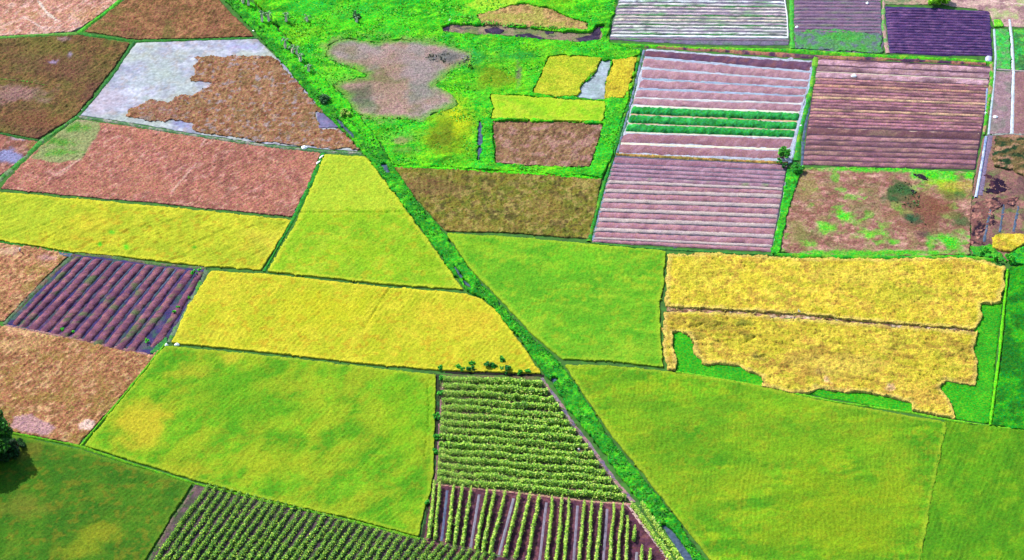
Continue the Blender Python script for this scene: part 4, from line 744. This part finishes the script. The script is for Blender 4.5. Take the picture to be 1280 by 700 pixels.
tree('small_tree', at(979, 199), 3.6, 1.9, 'small round green tree at the corner of the ploughed fields', [(70,180,40),(50,140,40),(120,210,60),(30,100,30)], seed=7, leaves=1500, leaf=.36, trunk_r=.1)
tree('bush', at(974, 204), 1.3, 1.0, 'low green bush left of the white sack by the small tree', [(70,180,40),(50,140,40)], 'bush', seed=8, leaves=400, leaf=.32, trunk_r=.05, clumps=8)
tree('bush', at(996, 215), 1.7, 1.9, 'wide dark green bush just below the small round tree', [(40,150,40),(30,110,40),(70,180,40)], 'bush', seed=9, leaves=1400, leaf=.36, trunk_r=.08, clumps=14)
tree('bush', at(982, 210), 1.2, 1.0, 'small dark bush under the white sack by the ploughed field corner', [(30,110,40),(24,80,34)], 'bush', seed=10, leaves=400, leaf=.32, trunk_r=.05, clumps=8)
tree('small_tree', at(1166, 5), 3.4, 2.6, 'yellow-green tree at the top edge over the dark purple field', [(130,200,20),(160,220,40),(100,170,20)], seed=11, leaves=2000, leaf=.38, trunk_r=.12)
tree('small_tree', at(1180, 4), 3.0, 2.2, 'right-hand twin of the yellow-green tree at the top edge', [(120,190,20),(150,210,40),(90,160,20)], seed=12, leaves=1600, leaf=.38, trunk_r=.12)
SH_COL = [(50,150,30),(80,190,40),(30,110,30),(100,200,60)]
BS = [(551,462,1.5,'leftmost bush at the upper corner of the across-running crop rows'),(573,460,1.3,'pale green bush, first right of the corner on the golden field edge'),(578,463,1.1,'low bush between two others on the lower edge of the golden rice'),
      (588,463,2.0,'dark rounded bush on the lower edge of the golden rice, left pair'),(590,456,1.3,'small bush behind the dark rounded one in the golden rice'),(611,460,2.6,'largest dark bush standing in the lower edge of the golden rice'),(617,460,1.4,'small bush touching the right side of the largest dark bush'),
      (627,451,1.8,'lone bush standing highest in the golden rice'),(631,465,2.6,'broad dark bush at the lower edge of the golden rice, right of the largest'),(649,467,1.6,'bush above the dark end of the ditch, left of the canal'),(660,466,1.5,'rightmost bush on the golden field edge near the canal'),
      (552,474,1.8,'bush at the top of the dark ditch, left of the crop rows'),(550,494,1.9,'second bush down the dark ditch left of the crop rows'),(547,523,1.9,'third bush down the dark ditch left of the crop rows'),(546,548,1.5,'fourth bush down the dark ditch left of the crop rows'),(544,566,1.3,'fifth bush down the dark ditch left of the crop rows'),(534,630,1.4,'lowest small bush on the dark ditch beside the tall rows')]
for i, (x, y, s_, lb) in enumerate(BS):
    tree('bush', at(x, y), s_*.7, s_*.55, lb, SH_COL if i not in (3,5,8) else [(30,120,36),(20,90,34),(50,150,40)], 'bush', 'bushes around the crop rows', seed=20+i, leaves=300, leaf=.34, trunk_r=.05, clumps=9)
WD = [(92,416,.9,'green weed tuft near the lower edge of the striped plot, right one'),(78,413,1.0,'green weed tuft near the lower edge of the striped plot, left one'),(243,345,1.9,'tall green weed at the upper right corner of the striped plot'),(249,339,1.1,'low green weed beside the tall one at the striped plot corner'),
      (217,392,1.3,'green weed on the right side of the striped plot'),(223,385,.9,'small green weed just above another on the right side of the striped plot'),(236,372,.7,'tiny green weed on the right verge of the striped plot'),(184,428,1.2,'green weed at the lower right of the striped plot'),
      (1232,314,1.5,'dark green bush above the right corner of the golden field'),(1226,318,1.2,'low bush on the top edge of the golden field near its corner'),(1246,325,1.9,'upright bright bush by the path at the golden field corner'),(1262,327,2.2,'green bush at the left end of the weeds on the right edge')]
for i, (x, y, s_, lb) in enumerate(WD):
    tree('weed_clump' if i < 8 else 'bush', at(x, y, .2), s_, s_*.5 if i < 8 else s_*.65, lb, [(70,200,30),(50,160,30),(110,210,60)], 'weed' if i < 8 else 'bush', seed=50+i, leaves=160 if i < 8 else 420, leaf=.28, trunk_r=.03, clumps=6)
tree('bush', at(406, 130), 2.4, 2.2, 'dark grey-green bush at the left edge of the dry marsh patch', [(50,110,50),(90,140,80),(30,80,40)], 'bush', seed=70, leaves=1100, leaf=.38, trunk_r=.06, clumps=12)
tree('bush', at(432, 146), 2.0, 1.8, 'yellowish bush beside the open canal water', [(150,190,60),(190,200,90),(90,170,40)], 'bush', seed=71, leaves=800, leaf=.36, trunk_r=.06, clumps=12)
tree('bush', at(445, 24), 2.2, 1.4, 'dark bush standing alone in the upper marsh', [(50,130,50),(90,120,80),(30,90,40)], 'bush', seed=72, leaves=700, leaf=.36, trunk_r=.06, clumps=10)
tree('bush', at(588, 86), 2.0, 1.0, 'thin yellow-green bush right of the grey reeds in the marsh', [(120,200,40),(190,210,80),(50,130,40)], 'bush', seed=73, leaves=500, leaf=.34, trunk_r=.05, clumps=8)

M_STEM = mat_plain('banana_stem', (.62, .48, .42), .8, .2, 8, .35)
M_BLADE = mat_plain('banana_leaf', (.035, .12, .03), .5, .4, 3, .35)
M_DRY = mat_plain('dry_leaf', (.62, .49, .42), .9, .2, 5, .3)
def blade(L, wd, rise, droop, rot, z, n=6):
    V = []; 
    for i in range(n+1):
        t = i/n; x = L*t*cos(.3*t); zz = z+rise*math.sin(pi*min(1, t*.9))*1.0-droop*t*t
        hw = wd*math.sin(pi*(.08+.9*t))*.5+.01
        for s_, dz in ((-1, -.06), (0, .03), (1, -.06)):
            yy = s_*hw; V.append((x*cos(rot)-yy*sin(rot), x*sin(rot)+yy*cos(rot), zz+dz))
    F = []
    for i in range(n):
        for k in range(2): a = i*3+k; F.append((a, a+1, a+4, a+3))
    return np.array(V), np.array(F)
def banana(px, py, h, label, seed, nl=6, dead=5):
    h *= 1.3; r = random.Random(seed); b = at(px, py); t = empty('banana_plant', (b[0], b[1], 0)); tag(t, label, 'banana plant', 'banana plants along the canal')
    le = r.uniform(-.15, .15)
    V, F = tube([(0,0,-.1),(le*.4,0,h*.35),(le,0,h*.8),(le*1.3,0,h)], [.42,.36,.24,.12], 8); mesh('stem', V, F, None, M_STEM, t, True)
    for k in range(nl):
        V, F = blade(r.uniform(1.3, 2.0), .5, r.uniform(.4, .9), r.uniform(.4, 1.1), 2*pi*k/nl+r.uniform(-.4, .4), h*.93); mesh('leaf', V, F, None, M_BLADE, t)
    for k in range(dead):
        V, F = blade(r.uniform(.35, .6), .55, .0, h*r.uniform(.5, .8), 2*pi*k/dead+r.uniform(-.4, .4), h*.9); mesh('dry_leaf', V, F, None, M_DRY, t)
BN = [(304,6,2.6,'leftmost banana plant at the top edge beside the canal'),(311,9,2.8,'second banana plant at the top edge beside the canal'),(328,29,3.0,'large banana plant of a pair, left one, above the white pile'),(336,29,2.7,'banana plant of a pair, right one, above the white pile'),
      (358,29,2.5,'single pale-stemmed banana plant right of the pair'),(384,29,2.0,'small lone banana plant casting a long shadow in the marsh'),(357,62,2.8,'topmost banana plant in the slanting row beside the wet field'),(366,69,2.4,'second banana plant in the slanting row beside the wet field'),
      (371,70,2.3,'third banana plant in the slanting row, close to the second'),(376,79,2.4,'fourth banana plant in the slanting row beside the wet field'),(386,91,2.0,'lowest banana plant in the slanting row beside the wet field'),(446,29,1.8,'short banana plant standing apart in the upper marsh')]
for i, (x, y, h_, lb) in enumerate(BN): banana(x, y, h_, lb, 30+i, nl=6 if i not in (5, 11) else 3)

# ------------------------------------------------------------------ small things
def sack(px, py, sx, sy, sz, label, seed, rot=0, z=0, name='white_sack', cat='sack'):
    """a slumped bag: bulging lower body gathered into a tied neck"""
    r = random.Random(seed); b = at(px, py, z); V = []; F = []; seg = 12
    prof = [(0,.0),(.75,.02),(1.0,.18),(1.05,.42),(.92,.66),(.62,.84),(.22,.94),(.16,1.0),(.30,1.12),(.0,1.1)]
    for pr, pz in prof:
        for k in range(seg):
            a = 2*pi*k/seg; q = pr*(1+.12*sin(3*a+seed)+r.uniform(-.06, .06)); x, y = q*cos(a)*sx, q*sin(a)*sy
            V.append((x*cos(rot)-y*sin(rot)+pz*.2*sx, x*sin(rot)+y*cos(rot), pz*sz))
    for i in range(len(prof)-1):
        for k in range(seg): F.append((i*seg+k, i*seg+(k+1) % seg, (i+1)*seg+(k+1) % seg, (i+1)*seg+k))
    o = mesh(name, np.array(V), np.array(F), None, M_WHITE, None, True); o.location = (b[0], b[1], z); return tag(o, label, cat, 'white sacks left on the fields')
sack(380, 186, .85, .6, 1.0, 'white sack on the bund between brown and reddish stubble', 1)
sack(208, 433, .45, .4, 1.0, 'narrow white sack at the corner of the striped plot, left one', 2)
sack(221, 432, .65, .45, .8, 'wider white sack at the corner of the striped plot, right one', 3)
sack(1067, 96, .8, .6, .85, 'white sack lying on the ploughed field under the top beds', 4)
sack(996, 35, .5, .4, .7, 'white sack by the left edge of the top purple-grey field', 5)
sack(1084, 5, .45, .4, .7, 'pale sack at the top edge on the purple-grey field', 6)
sack(1244, 147, .7, .5, .6, 'white sack on the bare plot between the two white paths', 7)
sack(987, 203, .45, .4, .5, 'small white sack beneath the small round tree', 8)
sack(1232, 142, .35, .3, .5, 'tiny white sack beside the right end of the ploughed field', 9)
sack(1001, 158, .3, .3, .6, 'tiny white sack in the verge between the two ploughed fields', 10)
sack(321, 38, 1.3, .6, .3, 'flat white pile between the brown field tip and the banana plants', 11, .2)
sack(1237, 78, .4, .3, .4, 'small pale sack at the upper right corner of the ploughed field', 12)
for k, (x, y, a, lb) in enumerate(((402,196,1.0,'upper strip of white cloth lying along the green bund'),(398,203,1.0,'lower strip of white cloth lying along the green bund'))):
    V, F = tube([(-1.0,0,0),(-.4,.05,.12),(.3,-.05,.1),(1.0,.02,0)], [.1,.3,.24,.06], 8); V[:, 2] = np.abs(V[:, 2])*.8
    o = mesh('white_cloth', V, F, None, M_WHITE, None, True); b = at(x, y, .35); o.location = b; o.rotation_euler = (0, 0, a); tag(o, lb, 'cloth', 'white cloths on the bund')
# flag on a stake in the golden field (bird scarer)
b = at(997, 394); t = empty('scarecrow_flag', (b[0], b[1], 0)); tag(t, 'white rag flag on a stake in the furrow of the golden field', 'flag')
V, F = tube([(0,0,-.2),(.02,0,2.1)], [.04,.03], 6); mesh('stake', V, F, None, M_BARK, t)
V = []; F = []
for i in range(6):
    for k, s_ in enumerate((0, .5, 1)):
        zt = 2.1-i*.2; V.append((s_*(.15+.12*i)+.02, .12*sin(i*1.3+s_*3), zt))
for i in range(5):
    for k in range(2): a = i*3+k; F.append((a, a+1, a+4, a+3))
rg = mesh('rag', np.array(V), np.array(F), None, M_WHITE, t); sm = rg.modifiers.new('thick', 'SOLIDIFY'); sm.thickness = .03
# white egret by the stream
def egret(px, py, label):
    b = at(px, py, .5); t = empty('egret', b); tag(t, label, 'bird')
    V, F = tube([(-.28,0,.42),(-.1,0,.5),(.08,0,.56),(.2,0,.66),(.17,0,.82),(.25,0,.95),(.36,0,.94)], [.03,.12,.12,.05,.035,.05,.02], 8); mesh('body', V, F, None, M_WHITE, t, True)
    V, F = tube([(.36,0,.94),(.5,0,.9)], [.02,.005], 5); mesh('beak', V, F, None, mat_plain('beak', (.6,.4,.05)), t)
    for s_ in (-1, 1): V, F = tube([(0,.05*s_,.44),(.02,.05*s_,.22),(0,.05*s_,0)], [.02,.012,.015], 5); mesh('leg', V, F, None, M_BARK, t)
egret(562, 27, 'white bird standing on the grass above the muddy stream')

# ------------------------------------------------------------------ people at work
M_SKIN = mat_plain('skin', (.28, .15, .09), .6)
def skin_mesh(name, joints, edges, radii, mat, parent, root=0):
    me = bpy.data.meshes.new(name); me.from_pydata(joints, edges, []); o = bpy.data.objects.new(name, me); COL.objects.link(o); o.parent = parent
    md = o.modifiers.new('skin', 'SKIN'); md.use_smooth_shade = True
    for i, rr in enumerate(radii): me.skin_vertices[0].data[i].radius = (rr, rr)
    me.skin_vertices[0].data[root].use_root = True
    ss = o.modifiers.new('sub', 'SUBSURF'); ss.levels = 1; ss.render_levels = 1
    me.materials.append(mat); return o
def person(px, py, rot, label, shirt, trousers, bend=0.0, hat=True):
    b = at(px, py, .08); t = empty('person', b); t.rotation_euler = (0, 0, rot); tag(t, label, 'person', )
    s, c = sin(bend), cos(bend)
    def up(x, y, z): # bend about the hips (z = .92)
        return (x, -(z-.92)*s+y*c, .92+(z-.92)*c+y*s) if z > .92 else (x, y, z)
    J = [up(0,0,.95), up(0,0,1.15), up(0,0,1.38), up(0,-.01,1.50), up(0,-.02,1.62), up(0,-.02,1.72),
         up(-.19,0,1.40), up(-.26,-.05,1.12), up(-.24,-.25,.95+.0), up(.19,0,1.40), up(.26,-.05,1.12), up(.24,-.25,.97),
         (-.10,0,.88), (-.12,.02,.48), (-.12,.06,.06), (-.12,-.12,.03), (.10,0,.88), (.13,-.06,.48), (.13,.0,.06), (.13,-.18,.03)]
    E = [(0,1),(1,2),(2,3),(3,4),(4,5),(2,6),(6,7),(7,8),(2,9),(9,10),(10,11),(0,12),(12,13),(13,14),(14,15),(0,16),(16,17),(17,18),(18,19)]
    R = [.13,.12,.14,.055,.095,.07,.06,.045,.03,.06,.045,.03,.085,.06,.04,.035,.085,.06,.04,.035]
    n = len(J)
    for hi, sx in ((8, -1), (11, 1)):                           # five fingers on each hand
        hx, hy, hz = J[hi]; pi_ = len(J); J.append((hx, hy-.07, hz-.03)); R.append(.028); E.append((hi, pi_))
        for f, (dx, ln) in enumerate(((-.03,.07),(-.01,.085),(.01,.08),(.03,.065))):
            J.append((hx+dx, hy-.07-ln, hz-.07)); R.append(.009); E.append((pi_, len(J)-1))
        J.append((hx-sx*.05, hy-.09, hz-.03)); R.append(.01); E.append((pi_, len(J)-1))
    skin_mesh('body', J, E, R, M_SKIN, t)
    Js = [J[0], J[1], J[2], J[6], J[7], J[9], J[10]]; skin_mesh('shirt', Js, [(0,1),(1,2),(2,3),(3,4),(2,5),(5,6)], [.155,.15,.165,.085,.065,.085,.065], shirt, t)
    Jt = [J[0], J[12], J[13], (J[14][0], J[14][1], .15), J[16], J[17], (J[18][0], J[18][1], .15)]; skin_mesh('trousers', Jt, [(0,1),(1,2),(2,3),(0,4),(4,5),(5,6)], [.15,.115,.085,.07,.115,.085,.07], trousers, t)
    if hat:
        hd = J[5]; V = []; F = []
        for rr, zz in ((.26,.0),(.18,.05),(.11,.09),(.10,.16),(.05,.2)):
            for k in range(14): a = 2*pi*k/14; V.append((hd[0]+rr*cos(a), hd[1]+rr*sin(a), hd[2]+zz-.02))
        for i in range(4):
            for k in range(14): F.append((i*14+k, i*14+(k+1) % 14, (i+1)*14+(k+1) % 14, (i+1)*14+k))
        mesh('hat', np.array(V), np.array(F), None, M_DRY, t, True)
    return t
person(724, 566, radians(-40), 'person in a light blue shirt bending among the across-running crop rows', mat_plain('blue_shirt', (.35,.65,.9)), mat_plain('grey_trousers', (.14,.15,.15)), .3)
person(25, 315, radians(30), 'person in a white shirt and dark trousers on the tan field at the left edge', mat_plain('white_shirt', (.75,.8,.85)), mat_plain('dark_blue_trousers', (.05,.06,.22)), .25)
